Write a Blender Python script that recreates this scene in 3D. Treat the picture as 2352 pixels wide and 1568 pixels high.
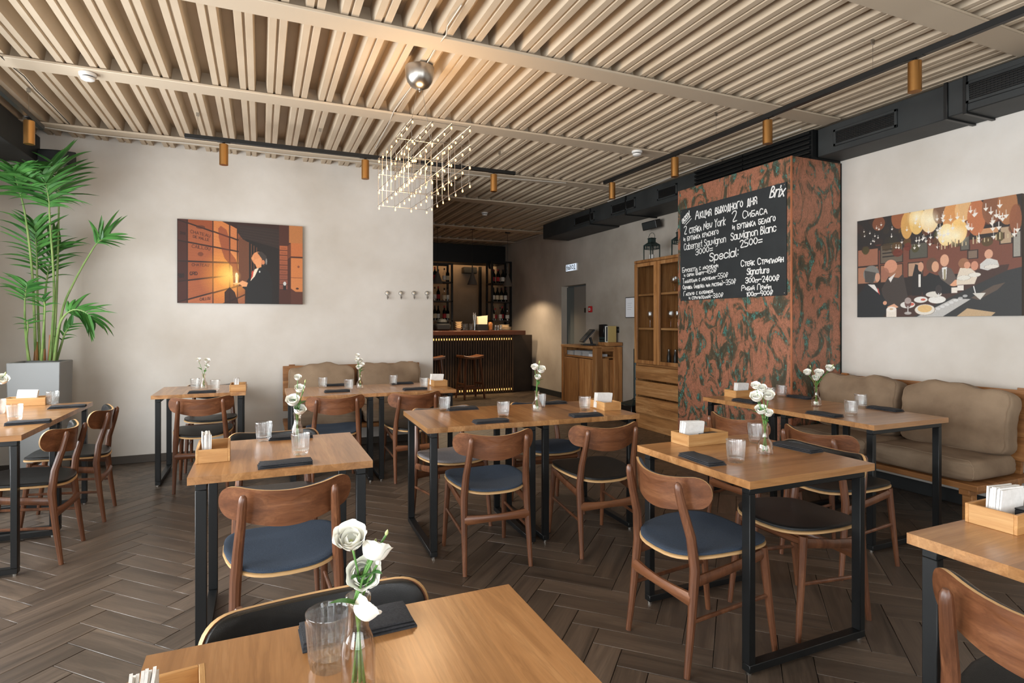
import bpy, bmesh, math, random
import numpy as np
from mathutils import Vector, Matrix
random.seed(11)
sc = bpy.context.scene
for o in list(bpy.data.objects):
    bpy.data.objects.remove(o)
COL = sc.collection
PI = math.pi
R = math.radians

# ------------------------------------------------------------------ camera
FPX, CX, HY, HC = 1320.0, 1176.0, 742.0, 1.34      # focal length in px, principal column, horizon row, eye height
TH = math.atan((CX - 600.0) / FPX)                  # camera turned right of the room's depth axis
SN, CS = math.sin(TH), math.cos(TH)
cd = bpy.data.cameras.new('camera')
cam = bpy.data.objects.new('camera', cd)
COL.objects.link(cam)
cam.location = (0, 0, HC)
cam.rotation_euler = (PI / 2, 0, -TH)
cd.sensor_width = 36.0
cd.lens = 36.0 * FPX / 2352.0
cd.shift_y = -(784.0 - HY) / 2352.0
cd.clip_start = 0.02
sc.camera = cam

def ray(x, y):
    l = (x - CX) / FPX
    return (SN + l * CS, CS - l * SN, (HY - y) / FPX)
def onz(x, y, z):
    r = ray(x, y); t = (z - HC) / r[2]
    return Vector((r[0] * t, r[1] * t, z))
def onY(x, y, Y):
    r = ray(x, y); t = Y / r[1]
    return Vector((r[0] * t, Y, HC + r[2] * t))
def onX(x, y, X):
    r = ray(x, y); t = X / r[0]
    return Vector((X, r[1] * t, HC + r[2] * t))

# ------------------------------------------------------------------ view, world, daylight
sc.view_settings.view_transform = 'Standard'
sc.view_settings.look = 'None'
sc.view_settings.gamma = 1.0
sc.view_settings.use_curve_mapping = False
sc.view_settings.exposure = 0.0
sc.cycles.use_denoising = True
sc.cycles.max_bounces = 10
sc.cycles.transparent_max_bounces = 24
sc.cycles.sample_clamp_indirect = 6.0

w = bpy.data.worlds.new('overcast_sky'); sc.world = w; w.use_nodes = True
w.node_tree.nodes['Background'].inputs[0].default_value = (0.82, 0.90, 1.0, 1)
w.node_tree.nodes['Background'].inputs[1].default_value = 1.2

def area(name, loc, rot, sx, sy, power, col=(1, 1, 1)):
    l = bpy.data.lights.new(name, 'AREA'); l.shape = 'RECTANGLE'
    l.size, l.size_y, l.energy, l.color = sx, sy, power, col
    o = bpy.data.objects.new(name, l); COL.objects.link(o)
    o.location, o.rotation_euler = loc, rot
    return o
XL, YN, YF = -2.30, -2.60, 12.6          # left wall, wall behind the camera, bar back wall
WIN_L = [(-2.1, -0.25), (0.15, 2.0), (2.4, 5.5)]          # window openings in the left wall (Y ranges)
WIN_N = [(-1.9, 0.3), (0.8, 3.0)]                        # window openings behind the camera (X ranges)
WZ0, WZ1 = 0.45, 2.50
DAY = (0.975, 0.985, 1.0)
for a, b in WIN_L:
    area('daylight', (XL - 0.16, (a + b) / 2, (WZ0 + WZ1) / 2), (0, -PI / 2, 0), WZ1 - WZ0, b - a, 76 * (b - a), DAY)
for a, b in WIN_N:
    area('daylight', ((a + b) / 2, YN - 0.16, (WZ0 + WZ1) / 2), (PI / 2, 0, 0), b - a, WZ1 - WZ0, 72, DAY)

# ------------------------------------------------------------------ mesh helpers
class MB:
    def __init__(s):
        s.v, s.f, s.m = [], [], []
    def add(s, vs, fs, m=0, M=None):
        b = len(s.v)
        s.v += [tuple(M @ Vector(v)) for v in vs] if M else [tuple(v) for v in vs]
        s.f += [tuple(i + b for i in f) for f in fs]
        s.m += [m] * len(fs)
        return s
    def bx(s, x0, x1, y0, y1, z0, z1, m=0, M=None):
        vs = [(x0, y0, z0), (x1, y0, z0), (x1, y1, z0), (x0, y1, z0), (x0, y0, z1), (x1, y0, z1), (x1, y1, z1), (x0, y1, z1)]
        return s.add(vs, [(3, 2, 1, 0), (4, 5, 6, 7), (0, 1, 5, 4), (1, 2, 6, 5), (2, 3, 7, 6), (3, 0, 4, 7)], m, M)
    def tube(s, pts, r, n=8, m=0, cap=True, flat=1.0):
        pts = [Vector(p) for p in pts]
        rs = r if isinstance(r, (list, tuple)) else [r] * len(pts)
        t0 = (pts[1] - pts[0]).normalized()
        up = Vector((0, 0, 1)) if abs(t0.z) < 0.9 else Vector((0, 1, 0))
        nrm = t0.cross(up).normalized()
        vs, fs = [], []
        for i, p in enumerate(pts):
            t = (pts[min(i + 1, len(pts) - 1)] - pts[max(i - 1, 0)]).normalized()
            nrm = (nrm - t * nrm.dot(t)).normalized()
            bn = t.cross(nrm)
            for k in range(n):
                a = 2 * PI * (k + .5) / n
                vs.append(p + (nrm * math.cos(a) + bn * math.sin(a) * flat) * rs[i])
        for i in range(len(pts) - 1):
            for k in range(n):
                k2 = (k + 1) % n
                fs.append((i * n + k, i * n + k2, (i + 1) * n + k2, (i + 1) * n + k))
        if cap:
            fs.append(tuple(range(n - 1, -1, -1)))
            fs.append(tuple(range((len(pts) - 1) * n, len(pts) * n)))
        return s.add(vs, fs, m)
    def lathe(s, prof, n=24, m=0, c=(0, 0, 0), mod=None, axis='z'):
        vs, fs = [], []
        for j, (r, z) in enumerate(prof):
            for k in range(n):
                a = 2 * PI * k / n
                rr = r * (mod(j, k) if mod else 1)
                p = (rr * math.cos(a), rr * math.sin(a), z)
                if axis == 'y': p = (p[0], p[2], p[1])
                if axis == 'x': p = (p[2], p[0], p[1])
                vs.append((p[0] + c[0], p[1] + c[1], p[2] + c[2]))
        for j in range(len(prof) - 1):
            for k in range(n):
                k2 = (k + 1) % n
                fs.append((j * n + k, j * n + k2, (j + 1) * n + k2, (j + 1) * n + k))
        if prof[0][0] > 1e-6: fs.append(tuple(range(n - 1, -1, -1)))
        if prof[-1][0] > 1e-6: fs.append(tuple(range((len(prof) - 1) * n, len(prof) * n)))
        return s.add(vs, fs, m)
    def prism(s, poly, d0, d1, axis='z', m=0, M=None):
        def q(a, b, d):
            return (a, b, d) if axis == 'z' else ((a, d, b) if axis == 'y' else (d, a, b))
        n = len(poly)
        vs = [q(a, b, d0) for a, b in poly] + [q(a, b, d1) for a, b in poly]
        fs = [tuple(range(n)), tuple(range(2 * n - 1, n - 1, -1))]
        fs += [(i, (i + 1) % n, n + (i + 1) % n, n + i) for i in range(n)]
        return s.add(vs, fs, m, M)
    def grid(s, fn, nu, nv, m=0):
        vs = [fn(i / nu, j / nv) for j in range(nv + 1) for i in range(nu + 1)]
        fs = [(j * (nu + 1) + i, j * (nu + 1) + i + 1, (j + 1) * (nu + 1) + i + 1, (j + 1) * (nu + 1) + i) for j in range(nv) for i in range(nu)]
        return s.add(vs, fs, m)
    def mesh(s, name, mats, bevel=0.0, seg=1, smooth=True, weld=False, recalc=True):
        me = bpy.data.meshes.new(name)
        bm = bmesh.new()
        vs = [bm.verts.new(v) for v in s.v]
        for f, mi in zip(s.f, s.m):
            try:
                nf = bm.faces.new([vs[i] for i in f]); nf.material_index = mi
            except ValueError:
                pass
        if weld: bmesh.ops.remove_doubles(bm, verts=bm.verts, dist=1e-5)
        if recalc: bmesh.ops.recalc_face_normals(bm, faces=bm.faces)
        if bevel:
            es = [e for e in bm.edges if len(e.link_faces) == 2 and e.calc_face_angle(0) > 0.7]
            if es: bmesh.ops.bevel(bm, geom=es, offset=bevel, segments=seg, profile=0.5, affect='EDGES', clamp_overlap=True)
        if smooth:
            for f in bm.faces: f.smooth = True
            for e in bm.edges:
                if len(e.link_faces) == 2 and e.calc_face_angle(0) > 0.62: e.smooth = False
        bm.to_mesh(me); bm.free()
        for mt in (mats if isinstance(mats, (list, tuple)) else [mats]): me.materials.append(mt)
        return me
    def build(s, name, mats, parent=None, loc=None, rot=None, **k):
        return link(name, s.mesh(name, mats, **k), parent, loc, rot)

def link(name, me, parent=None, loc=None, rot=None):
    o = bpy.data.objects.new(name, me); COL.objects.link(o)
    if parent: o.parent = parent
    if loc is not None: o.location = loc
    if rot is not None: o.rotation_euler = rot
    return o
def tag(o, label, cat, group=None, kind=None):
    o['label'] = label; o['category'] = cat
    if group: o['group'] = group
    o['kind'] = kind or 'thing'
    return o
def thing(name, label, cat, loc=(0, 0, 0), rz=0, group=None, kind=None):
    o = bpy.data.objects.new(name, None); COL.objects.link(o)
    o.empty_display_size = 0.05
    o.location = loc; o.rotation_euler = (0, 0, rz)
    return tag(o, label, cat, group, kind)
def dup(root, loc, rz, label, group=None, scale=None):
    r = root.copy(); COL.objects.link(r)
    r.location = loc; r.rotation_euler = (root.rotation_euler[0], root.rotation_euler[1], rz)
    r['label'] = label
    if group: r['group'] = group
    if scale: r.scale = scale
    for ch in list(root.children):
        c = ch.copy(); COL.objects.link(c); c.parent = r
        for g in list(ch.children):
            d = g.copy(); COL.objects.link(d); d.parent = c
    return r
def struct(o, label, cat):
    return tag(o, label, cat, kind='structure')
ORD = ['first', 'second', 'third', 'fourth', 'fifth', 'sixth', 'seventh', 'eighth', 'ninth', 'tenth', 'eleventh', 'twelfth']

# ------------------------------------------------------------------ materials
def lin(c):
    return tuple((v / 255 / 12.92) if v / 255 <= 0.04045 else ((v / 255 + 0.055) / 1.055) ** 2.4 for v in c) + (1,)
class NT:
    def __init__(s, name):
        s.mat = bpy.data.materials.new(name); s.mat.use_nodes = True
        s.t = s.mat.node_tree; s.n = s.t.nodes; s.b = s.n['Principled BSDF']
        s.out = s.n['Material Output']
    def node(s, typ, **k):
        n = s.n.new(typ)
        for a, v in k.items(): setattr(n, a, v)
        return n
    def l(s, a, b): s.t.links.new(a, b)
    def coord(s, scale=(1, 1, 1), rnd=True, kind='Object'):
        tc = s.node('ShaderNodeTexCoord'); mp = s.node('ShaderNodeMapping'); mp.inputs['Scale'].default_value = scale
        s.l(tc.outputs[kind], mp.inputs['Vector'])
        if rnd:
            oi = s.node('ShaderNodeObjectInfo'); mu = s.node('ShaderNodeVectorMath', operation='MULTIPLY')
            s.l(oi.outputs['Random'], mu.inputs[0]); mu.inputs[1].default_value = (37.0, 53.0, 71.0)
            s.l(mu.outputs[0], mp.inputs['Location']); s.rnd = oi.outputs['Random']
        return mp.outputs[0]
    def noise(s, vec, scale, detail=4, rough=0.55, dist=0.0):
        n = s.node('ShaderNodeTexNoise'); n.inputs['Scale'].default_value = scale; n.inputs['Detail'].default_value = detail
        n.inputs['Roughness'].default_value = rough; n.inputs['Distortion'].default_value = dist
        s.l(vec, n.inputs['Vector']); return n.outputs['Fac']
    def ramp(s, fac, stops):
        r = s.node('ShaderNodeValToRGB'); e = r.color_ramp.elements
        while len(e) < len(stops): e.new(0.5)
        for i, (p, c) in enumerate(stops): e[i].position = p; e[i].color = c
        s.l(fac, r.inputs['Fac']); return r.outputs['Color']
    def mix(s, fac, a, b, blend='MIX'):
        n = s.node('ShaderNodeMix', data_type='RGBA', blend_type=blend)
        for sk, v in ((n.inputs[0], fac), (n.inputs[6], a), (n.inputs[7], b)):
            if hasattr(v, 'is_linked'): s.l(v, sk)
            else: sk.default_value = v
        return n.outputs[2]
    def bump(s, h, strength=0.2, dist=0.01):
        n = s.node('ShaderNodeBump'); n.inputs['Strength'].default_value = strength; n.inputs['Distance'].default_value = dist
        s.l(h, n.inputs['Height']); s.l(n.outputs[0], s.b.inputs['Normal'])
    def set(s, **k):
        for a, v in k.items():
            i = s.b.inputs[a.replace('_', ' ')]
            if hasattr(v, 'is_linked'): s.l(v, i)
            else: i.default_value = v
        return s.mat
MAT = {}
def plain(name, rgb, rough=0.5, metal=0.0, **k):
    t = NT(name); t.set(Base_Color=lin(rgb), Roughness=rough, Metallic=metal, **k); MAT[name] = t.mat; return t.mat
def mottled(name, c1, c2, scale=8, rough=0.6, bump=0.0, detail=5, metal=0.0, stretch=(1, 1, 1), bscale=None, kind='Object', rnd=True):
    t = NT(name); v = t.coord(stretch, rnd, kind); f = t.noise(v, scale, detail)
    t.set(Base_Color=t.ramp(f, [(0.3, lin(c1)), (0.72, lin(c2))]), Roughness=rough, Metallic=metal)
    if bump: t.bump(t.noise(v, bscale or scale * 6, 6), bump, 0.004)
    MAT[name] = t.mat; return t.mat
def wood(name, dark, mid, light, axis='y', rough=0.38, bump=0.12, freq=1.0, vary=0.35, coat=0.0):
    """straight-grained wood with pores; grain along the local axis"""
    t = NT(name)
    st = {'x': (0.55, 7, 7), 'y': (7, 0.55, 7), 'z': (7, 7, 0.55)}[axis]
    v = t.coord(tuple(q * freq for q in st))
    st2 = {'x': (3, 60, 60), 'y': (60, 3, 60), 'z': (60, 60, 3)}[axis]
    v2 = t.coord(tuple(q * freq for q in st2))
    f1 = t.noise(v, 1.6, 5, 0.6, 1.1); f2 = t.noise(v2, 2.0, 3, 0.6)
    c = t.ramp(f1, [(0.28, lin(dark)), (0.5, lin(mid)), (0.74, lin(light))])
    c = t.mix(t.ramp(f2, [(0.38, (1, 1, 1, 1)), (0.62, (0, 0, 0, 1))]), c, lin(dark))
    n = t.node('ShaderNodeMix', data_type='RGBA'); n.inputs[0].default_value = 0.30
    t.l(t.ramp(f1, [(0.28, lin(dark)), (0.5, lin(mid)), (0.74, lin(light))]), n.inputs[6]); t.l(c, n.inputs[7])
    hs = t.node('ShaderNodeHueSaturation'); mr = t.node('ShaderNodeMapRange')
    t.l(t.rnd, mr.inputs[0]); mr.inputs[3].default_value = 1 - vary; mr.inputs[4].default_value = 1 + vary * 0.6
    t.l(mr.outputs[0], hs.inputs['Value']); t.l(n.outputs[2], hs.inputs['Color'])
    pg = t.node('ShaderNodeMath', operation='MULTIPLY'); pg.inputs[1].default_value = 9.0; t.l(f1, pg.inputs[0])
    pp = t.node('ShaderNodeMath', operation='PINGPONG'); pp.inputs[1].default_value = 0.5; t.l(pg.outputs[0], pp.inputs[0])
    rg = t.ramp(pp.outputs[0], [(0.0, (0.30, 0.30, 0.30, 1)), (0.16, (0, 0, 0, 1))])
    fin = t.mix(rg, hs.outputs[0], lin(dark))
    t.set(Base_Color=fin, Roughness=rough, Coat_Weight=coat, Coat_Roughness=0.2)
    t.bump(f2, bump, 0.002)
    MAT[name] = t.mat; return t.mat

wood('oak', (138, 94, 54), (176, 126, 78), (198, 150, 100), 'y', 0.30, 0.15, vary=0.16, coat=0.35)
wood('cabinet_wood_y', (116, 74, 40), (174, 124, 74), (210, 164, 112), 'y', 0.5, 0.15, 1.0, vary=0.2)
wood('oak_box', (168, 118, 66), (196, 148, 92), (216, 174, 118), 'x', 0.45, 0.1, 1.6, vary=0.15)
wood('walnut', (78, 47, 30), (112, 70, 46), (138, 90, 60), 'z', 0.36, 0.08, 1.6, vary=0.22, coat=0.15)
wood('walnut_x', (88, 52, 32), (124, 78, 50), (152, 102, 68), 'x', 0.34, 0.05, 1.3, vary=0.15, coat=0.2)
wood('bench_wood', (112, 70, 34), (158, 106, 58), (184, 132, 80), 'x', 0.5, 0.15, 1.0, vary=0.2)
wood('cabinet_wood', (118, 74, 38), (172, 120, 70), (206, 158, 106), 'z', 0.5, 0.15, 1.0, vary=0.25)
wood('cabinet_wood_x', (116, 72, 38), (172, 120, 70), (206, 158, 106), 'x', 0.5, 0.15, 1.0, vary=0.25)
wood('floor_wood', (64, 55, 47), (94, 80, 68), (116, 100, 85), 'x', 0.38, 0.25, 0.9, vary=0.28)
plain('ply_edge', (205, 165, 115), 0.5)
mottled('plaster', (194, 186, 175), (220, 215, 208), 1.1, 0.92, 0.18, 6, bscale=28, rnd=False)
mottled('plaster_shaded', (150, 140, 127), (192, 184, 173), 0.9, 0.92, 0.2, 6, bscale=24, rnd=False)  # same plaster as the lit walls, dim light put into a darker colour
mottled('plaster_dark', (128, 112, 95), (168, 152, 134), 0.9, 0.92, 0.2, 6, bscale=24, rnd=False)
mottled('ceiling_paint', (186, 168, 144), (200, 183, 160), 2.0, 0.55, rnd=False)
plain('beam_paint', (194, 178, 156), 0.6)
plain('black_steel', (13, 15, 16), 0.42)
mottled('duct_black', (34, 37, 38), (50, 53, 53), 3.0, 0.6, 0.1, bscale=18)
plain('dark_slot', (12, 13, 14), 0.8)
mottled('black_leather', (20, 21, 22), (30, 31, 31), 30, 0.33, 0.30, bscale=600)
mottled('blue_fabric', (41, 52, 67), (61, 74, 91), 260, 0.9, 0.4, bscale=700)
mottled('grey_fabric', (104, 98, 98), (146, 140, 140), 260, 0.95, 0.4, bscale=700)
mottled('suede', (114, 93, 73), (154, 132, 108), 3.2, 0.9, 0.15, bscale=60)
mottled('charcoal_cloth', (40, 41, 45), (58, 59, 63), 220, 0.92, 0.4, bscale=600)
mottled('tissue', (226, 224, 220), (240, 238, 235), 60, 0.9, 0.2, bscale=200)
plain('petal', (244, 242, 232), 0.6, Subsurface_Weight=0.25, Subsurface_Radius=(0.01, 0.01, 0.006))
plain('bud_green', (196, 206, 140), 0.6)
mottled('stem_green', (64, 108, 46), (104, 148, 70), 40, 0.5)
mottled('leaf_green', (46, 96, 40), (88, 142, 66), 9, 0.38)
mottled('palm_leaf', (40, 88, 38), (84, 140, 66), 5, 0.36)
mottled('palm_stem', (92, 128, 60), (140, 160, 96), 9, 0.5)
plain('planter_grey', (138, 140, 140), 0.5)
mottled('soil', (42, 32, 24), (70, 54, 40), 60, 0.95, 0.6)
plain('brass', (190, 140, 82), 0.30, 0.95)
plain('nickel', (170, 165, 158), 0.3, 1.0)
plain('white_plastic', (226, 224, 220), 0.4)
plain('black_plastic', (20, 21, 23), 0.4)
mottled('chalkboard', (36, 40, 42), (46, 50, 52), 5, 0.75)
plain('chalk', (236, 236, 234), 0.8)
plain('steel_door', (176, 182, 182), 0.36, 0.7)
plain('door_frame_grey', (96, 104, 104), 0.5)
plain('red_plastic', (180, 30, 34), 0.4)
plain('paper', (232, 234, 238), 0.8)
plain('paper_grey', (176, 178, 180), 0.8)
plain('screen_dark', (22, 26, 34), 0.12)
plain('dark_green_metal', (38, 52, 50), 0.45)
plain('gold_print', (184, 162, 104), 0.5)
plain('bar_top', (84, 48, 32), 0.3)
mottled('bar_dark', (44, 36, 30), (64, 52, 42), 3, 0.5)
mottled('bar_slat', (74, 56, 42), (98, 76, 56), 6, 0.5)
plain('concrete_shade', (92, 84, 76), 0.8)
plain('cream_ceramic', (226, 208, 178), 0.4)
plain('amber_liquid', (150, 92, 40), 0.2)
plain('wine_glass_green', (16, 22, 18), 0.08)
plain('label_cream', (214, 200, 170), 0.7)
plain('label_red', (170, 40, 44), 0.7)
plain('label_white', (220, 218, 210), 0.7)
plain('baseboard_brown', (66, 58, 50), 0.6)
plain('baseboard_black', (36, 38, 38), 0.6)
plain('cable_white', (196, 190, 180), 0.6)
plain('cable_dark', (44, 42, 40), 0.6)
plain('window_frame', (44, 46, 48), 0.5)

def emit(name, rgb, strength):
    t = NT(name); t.set(Base_Color=(0, 0, 0, 1), Emission_Color=lin(rgb), Emission_Strength=strength, Roughness=1.0); MAT[name] = t.mat
emit('bulb_glow', (255, 176, 96), 9.0)
emit('spot_glow', (255, 190, 120), 9.0)
emit('pendant_glow', (255, 236, 214), 3.5)
emit('led_glow', (255, 190, 105), 2.6)
emit('added_wash_glow', (255, 206, 150), 14.0)
emit('exit_glow', (220, 232, 246), 1.1)
emit('flame_dummy', (255, 200, 140), 1.0)

def glass(name, tint=(1, 1, 1), gloss=0.9, base=0.06, refr=0.0):
    t = NT(name); n = t.n
    n.remove(t.b)
    tr = t.node('ShaderNodeBsdfTransparent'); tr.inputs[0].default_value = tint + (1,)
    gl = t.node('ShaderNodeBsdfGlossy'); gl.inputs['Roughness'].default_value = 0.03
    gl.inputs['Color'].default_value = (gloss, gloss, gloss, 1)
    lw = t.node('ShaderNodeLayerWeight'); lw.inputs['Blend'].default_value = 0.5
    pw_ = t.node('ShaderNodeMath', operation='POWER'); pw_.inputs[1].default_value = 2.8; t.l(lw.outputs['Facing'], pw_.inputs[0])
    ad = t.node('ShaderNodeMath', operation='ADD'); ad.inputs[1].default_value = base; t.l(pw_.outputs[0], ad.inputs[0]); ad.use_clamp = True
    src = tr.outputs[0]
    if refr:
        rf = t.node('ShaderNodeBsdfRefraction'); rf.inputs['IOR'].default_value = 1.3; rf.inputs['Roughness'].default_value = 0.0; rf.inputs['Color'].default_value = tint + (1,)
        m0 = t.node('ShaderNodeMixShader'); m0.inputs[0].default_value = refr; t.l(tr.outputs[0], m0.inputs[1]); t.l(rf.outputs[0], m0.inputs[2]); src = m0.outputs[0]
    mx = t.node('ShaderNodeMixShader'); t.l(ad.outputs[0], mx.inputs[0]); t.l(src, mx.inputs[1]); t.l(gl.outputs[0], mx.inputs[2])
    t.l(mx.outputs[0], t.out.inputs['Surface']); MAT[name] = t.mat
glass('clear_glass', (0.97, 0.98, 0.98))
glass('amber_glass', (0.965, 0.925, 0.885))
glass('ribbed_glass', (0.985, 0.99, 0.99), 1.0, 0.06, 0.16)
glass('pane_glass', (0.95, 0.96, 0.96), base=0.02)
t = NT('water'); t.n.remove(t.b)
tr = t.node('ShaderNodeBsdfTransparent'); tr.inputs[0].default_value = (0.97, 0.98, 0.98, 1)
gl = t.node('ShaderNodeBsdfGlossy'); gl.inputs['Roughness'].default_value = 0.02
mx = t.node('ShaderNodeMixShader'); mx.inputs[0].default_value = 0.05
t.l(tr.outputs[0], mx.inputs[1]); t.l(gl.outputs[0], mx.inputs[2]); t.l(mx.outputs[0], t.out.inputs['Surface']); MAT['water'] = t.mat

# copper with verdigris for the column
t = NT('copper_patina'); v = t.coord((1.7, 1.7, 1.0), False)
f0 = t.noise(v, 4.2, 7, 0.62, 1.6); f1 = t.noise(v, 17, 8, 0.7, 2.2); f2 = t.noise(v, 6.5, 6, 0.6, 1.2); f3 = t.noise(v, 46, 4, 0.6, 1.0)
c = t.ramp(f0, [(0.44, lin((180, 120, 94))), (0.50, lin((160, 108, 82))), (0.545, lin((92, 82, 64))), (0.70, lin((60, 63, 52)))])
ln = t.ramp(f1, [(0.465, (0, 0, 0, 1)), (0.495, (1, 1, 1, 1)), (0.515, (0, 0, 0, 1))])
c = t.mix(ln, c, lin((72, 60, 47)))
tq = t.mix(1.0, t.ramp(f2, [(0.50, (0, 0, 0, 1)), (0.58, (1, 1, 1, 1))]), t.ramp(f3, [(0.46, (0, 0, 0, 1)), (0.58, (1, 1, 1, 1))]), 'MULTIPLY')
tq = t.mix(1.0, tq, t.ramp(f0, [(0.50, (0, 0, 0, 1)), (0.55, (1, 1, 1, 1))]), 'MULTIPLY')
c = t.mix(tq, c, lin((76, 150, 140)))
t.set(Base_Color=c, Roughness=0.38, Metallic=0.15); t.bump(f1, 0.35, 0.01); MAT['copper_patina'] = t.mat
M = MAT
# ================================================================== SETTING
ZC = 3.06                 # underside of the deck ribs
XB1, XB2 = 4.75, 4.95     # right wall beside the sofa / beyond the column
YA = 6.50                 # long plaster wall with the cellar print
XAE = 1.835               # its free end

# ---- floor: herringbone planks
fl = MB().bx(XL - .3, 5.4, YN - .3, YF + .3, -0.06, -0.006).build('floor', M['dark_slot'])
struct(fl, 'dark brown oak floor laid in herringbone planks', 'floor')
PL, PW, GAP = 0.4767, 0.1245, 0.0012
def uv2w(u, v):
    return ((u + v) / math.sqrt(2), (v - u) / math.sqrt(2))
A0x, A0y = -0.660, 3.573            # one plank corner read off the photograph
u0, v0 = (A0x - A0y) / math.sqrt(2), (A0x + A0y) / math.sqrt(2)
pm = []
for k in range(4):
    hz = 0.0012 * (k % 3 - 1)
    pm.append(MB().bx(-PL / 2 + GAP, PL / 2 - GAP, -PW / 2 + GAP, PW / 2 - GAP, -0.02, 0.0).mesh('plank', M['floor_wood'], bevel=0.0016))
plk = []
for i in range(-12, 13):
    for j in range(-60, 90):
        a = u0 + i * PL - j * PW; b = v0 + i * PL + j * PW - PW
        for (uc, vc, ang) in ((a + PL / 2, b + PW / 2, -PI / 4), (a - PW / 2, b + PW - PL / 2, PI / 4)):
            x, y = uv2w(uc, vc)
            if not (XL < x < 5.3 and YN < y < YF): continue
            d = x * SN + y * CS; l = x * CS - y * SN
            vis = d > 1.6 and abs(l / d) < 0.98
            plk.append((0 if vis else 1, math.hypot(x, y), x, y, ang))
plk.sort()
rest = MB()
for q, (nv, dd, x, y, ang) in enumerate(plk):
    if q < 300 and nv == 0:
        o = link('plank', pm[q % 4], fl, (x, y, 0), (0, 0, ang))
    else:
        Mx = Matrix.Translation((x, y, 0)) @ Matrix.Rotation(ang, 4, 'Z')
        rest.bx(-PL / 2 + GAP, PL / 2 - GAP, -PW / 2 + GAP, PW / 2 - GAP, -0.02, 0.0, 0, Mx)
t = NT('floor_wood_far'); v1 = t.coord((1, 1, 1), False)
vv = t.node('ShaderNodeTexWhiteNoise', noise_dimensions='1D')
gi = t.node('ShaderNodeNewGeometry'); t.l(gi.outputs['Random Per Island'], vv.inputs['W'])
f1 = t.noise(v1, 14, 6, 0.6, 1.0)
c = t.ramp(f1, [(0.3, lin((60, 51, 44))), (0.7, lin((104, 90, 76)))])
hs = t.node('ShaderNodeHueSaturation'); mr = t.node('ShaderNodeMapRange'); t.l(gi.outputs['Random Per Island'], mr.inputs[0])
mr.inputs[3].default_value = .74; mr.inputs[4].default_value = 1.15; t.l(mr.outputs[0], hs.inputs['Value']); t.l(c, hs.inputs['Color'])
t.set(Base_Color=hs.outputs[0], Roughness=.42); M['floor_far'] = t.mat
o = rest.build('distant_planks', M['floor_far'], fl, smooth=False, recalc=False); o['kind'] = 'stuff'

# ---- ceiling: trapezoidal steel deck, ribs running away from the camera
PITCH, PH = 0.1825, -1.370
prof = []
k0 = int((XL - .3 - PH) / PITCH) - 1
for k in range(k0, k0 + 46):
    c0 = PH + k * PITCH
    for dx, dz in ((-.0475, 0.0), (-.0095, 0.0), (-.006, .014), (.006, .014), (.0095, 0.0), (.0475, 0.0), (.062, .105), (.1205, .105), (.135, 0.0)):
        prof.append((c0 + dx, ZC + dz))
ys = [YN - .3, YF + .3]
m = MB(); n = len(prof)
m.add([(x, ys[0], z) for x, z in prof] + [(x, ys[1], z) for x, z in prof], [(i, i + 1, n + i + 1, n + i) for i in range(n - 1)])
ce = m.build('ceiling', M['ceiling_paint'])
struct(ce, 'beige painted ribbed metal deck ceiling', 'ceiling')
o = MB().bx(XL - .4, 5.5, YN - .4, YF + .4, ZC + .19, ZC + .25).build('roof_slab', M['concrete_shade'], ce)
BEAMS = [(-0.85, .19, .0), (0.55, .19, .0), (1.985, .175, 0), (3.385, .165, 0), (4.745, .175, 0), (6.170, .18, 0), (7.555, .20, 0), (9.75, .22, 0), (11.2, .2, 0)]
for i, (by, bw, _) in enumerate(BEAMS):
    b = MB().bx(XL, 4.44 if by < 9 else 4.94, by - bw / 2, by + bw / 2, ZC - .022, ZC - .004).bx(XL, 4.44, by - .006, by + .006, ZC - .004, ZC + .16).build('trim_%d' % (i + 1), M['beam_paint'], bevel=.003)
    struct(b, ['beige steel beam flange above and behind the viewpoint, farthest back', 'beige steel beam flange overhead behind the top edge', 'wide beige steel beam crossing the upper right corner', 'wide beige steel beam above the steel chandelier canopy', 'beige steel beam carrying two smoke detectors', 'beige steel beam beside the middle spotlight track', 'beige steel beam just beyond the plaster wall end', 'beige steel beam above the pendants of the bar', 'beige steel beam at the bar back'][i], 'ceiling beam')

# ---- walls
m = MB().bx(XL - .1, XAE, YA, YA + .14, 0, ZC + .1)
o = m.build('wall_back', M['plaster'], bevel=.004); struct(o, 'long blotchy grey plaster wall with the cellar print', 'wall')
o = MB().bx(XL, XAE - .0, YA - .014, YA, 0, .075).build('baseboard_back', M['baseboard_brown'], bevel=.003); struct(o, 'dark wooden baseboard below the plaster wall', 'baseboard')
o = MB().bx(XB1, XB1 + .5, YN - .2, 4.9, 0, ZC + .1).build('wall_right', M['plaster'], bevel=.004); struct(o, 'pale plaster wall behind the sofa with the crowded bar print', 'wall')
o = MB().bx(XB1 - .016, XB1, YN, 3.53, 0, .10).build('baseboard_right', M['baseboard_black'], bevel=.003); struct(o, 'black baseboard under the right sofa', 'baseboard')
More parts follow.
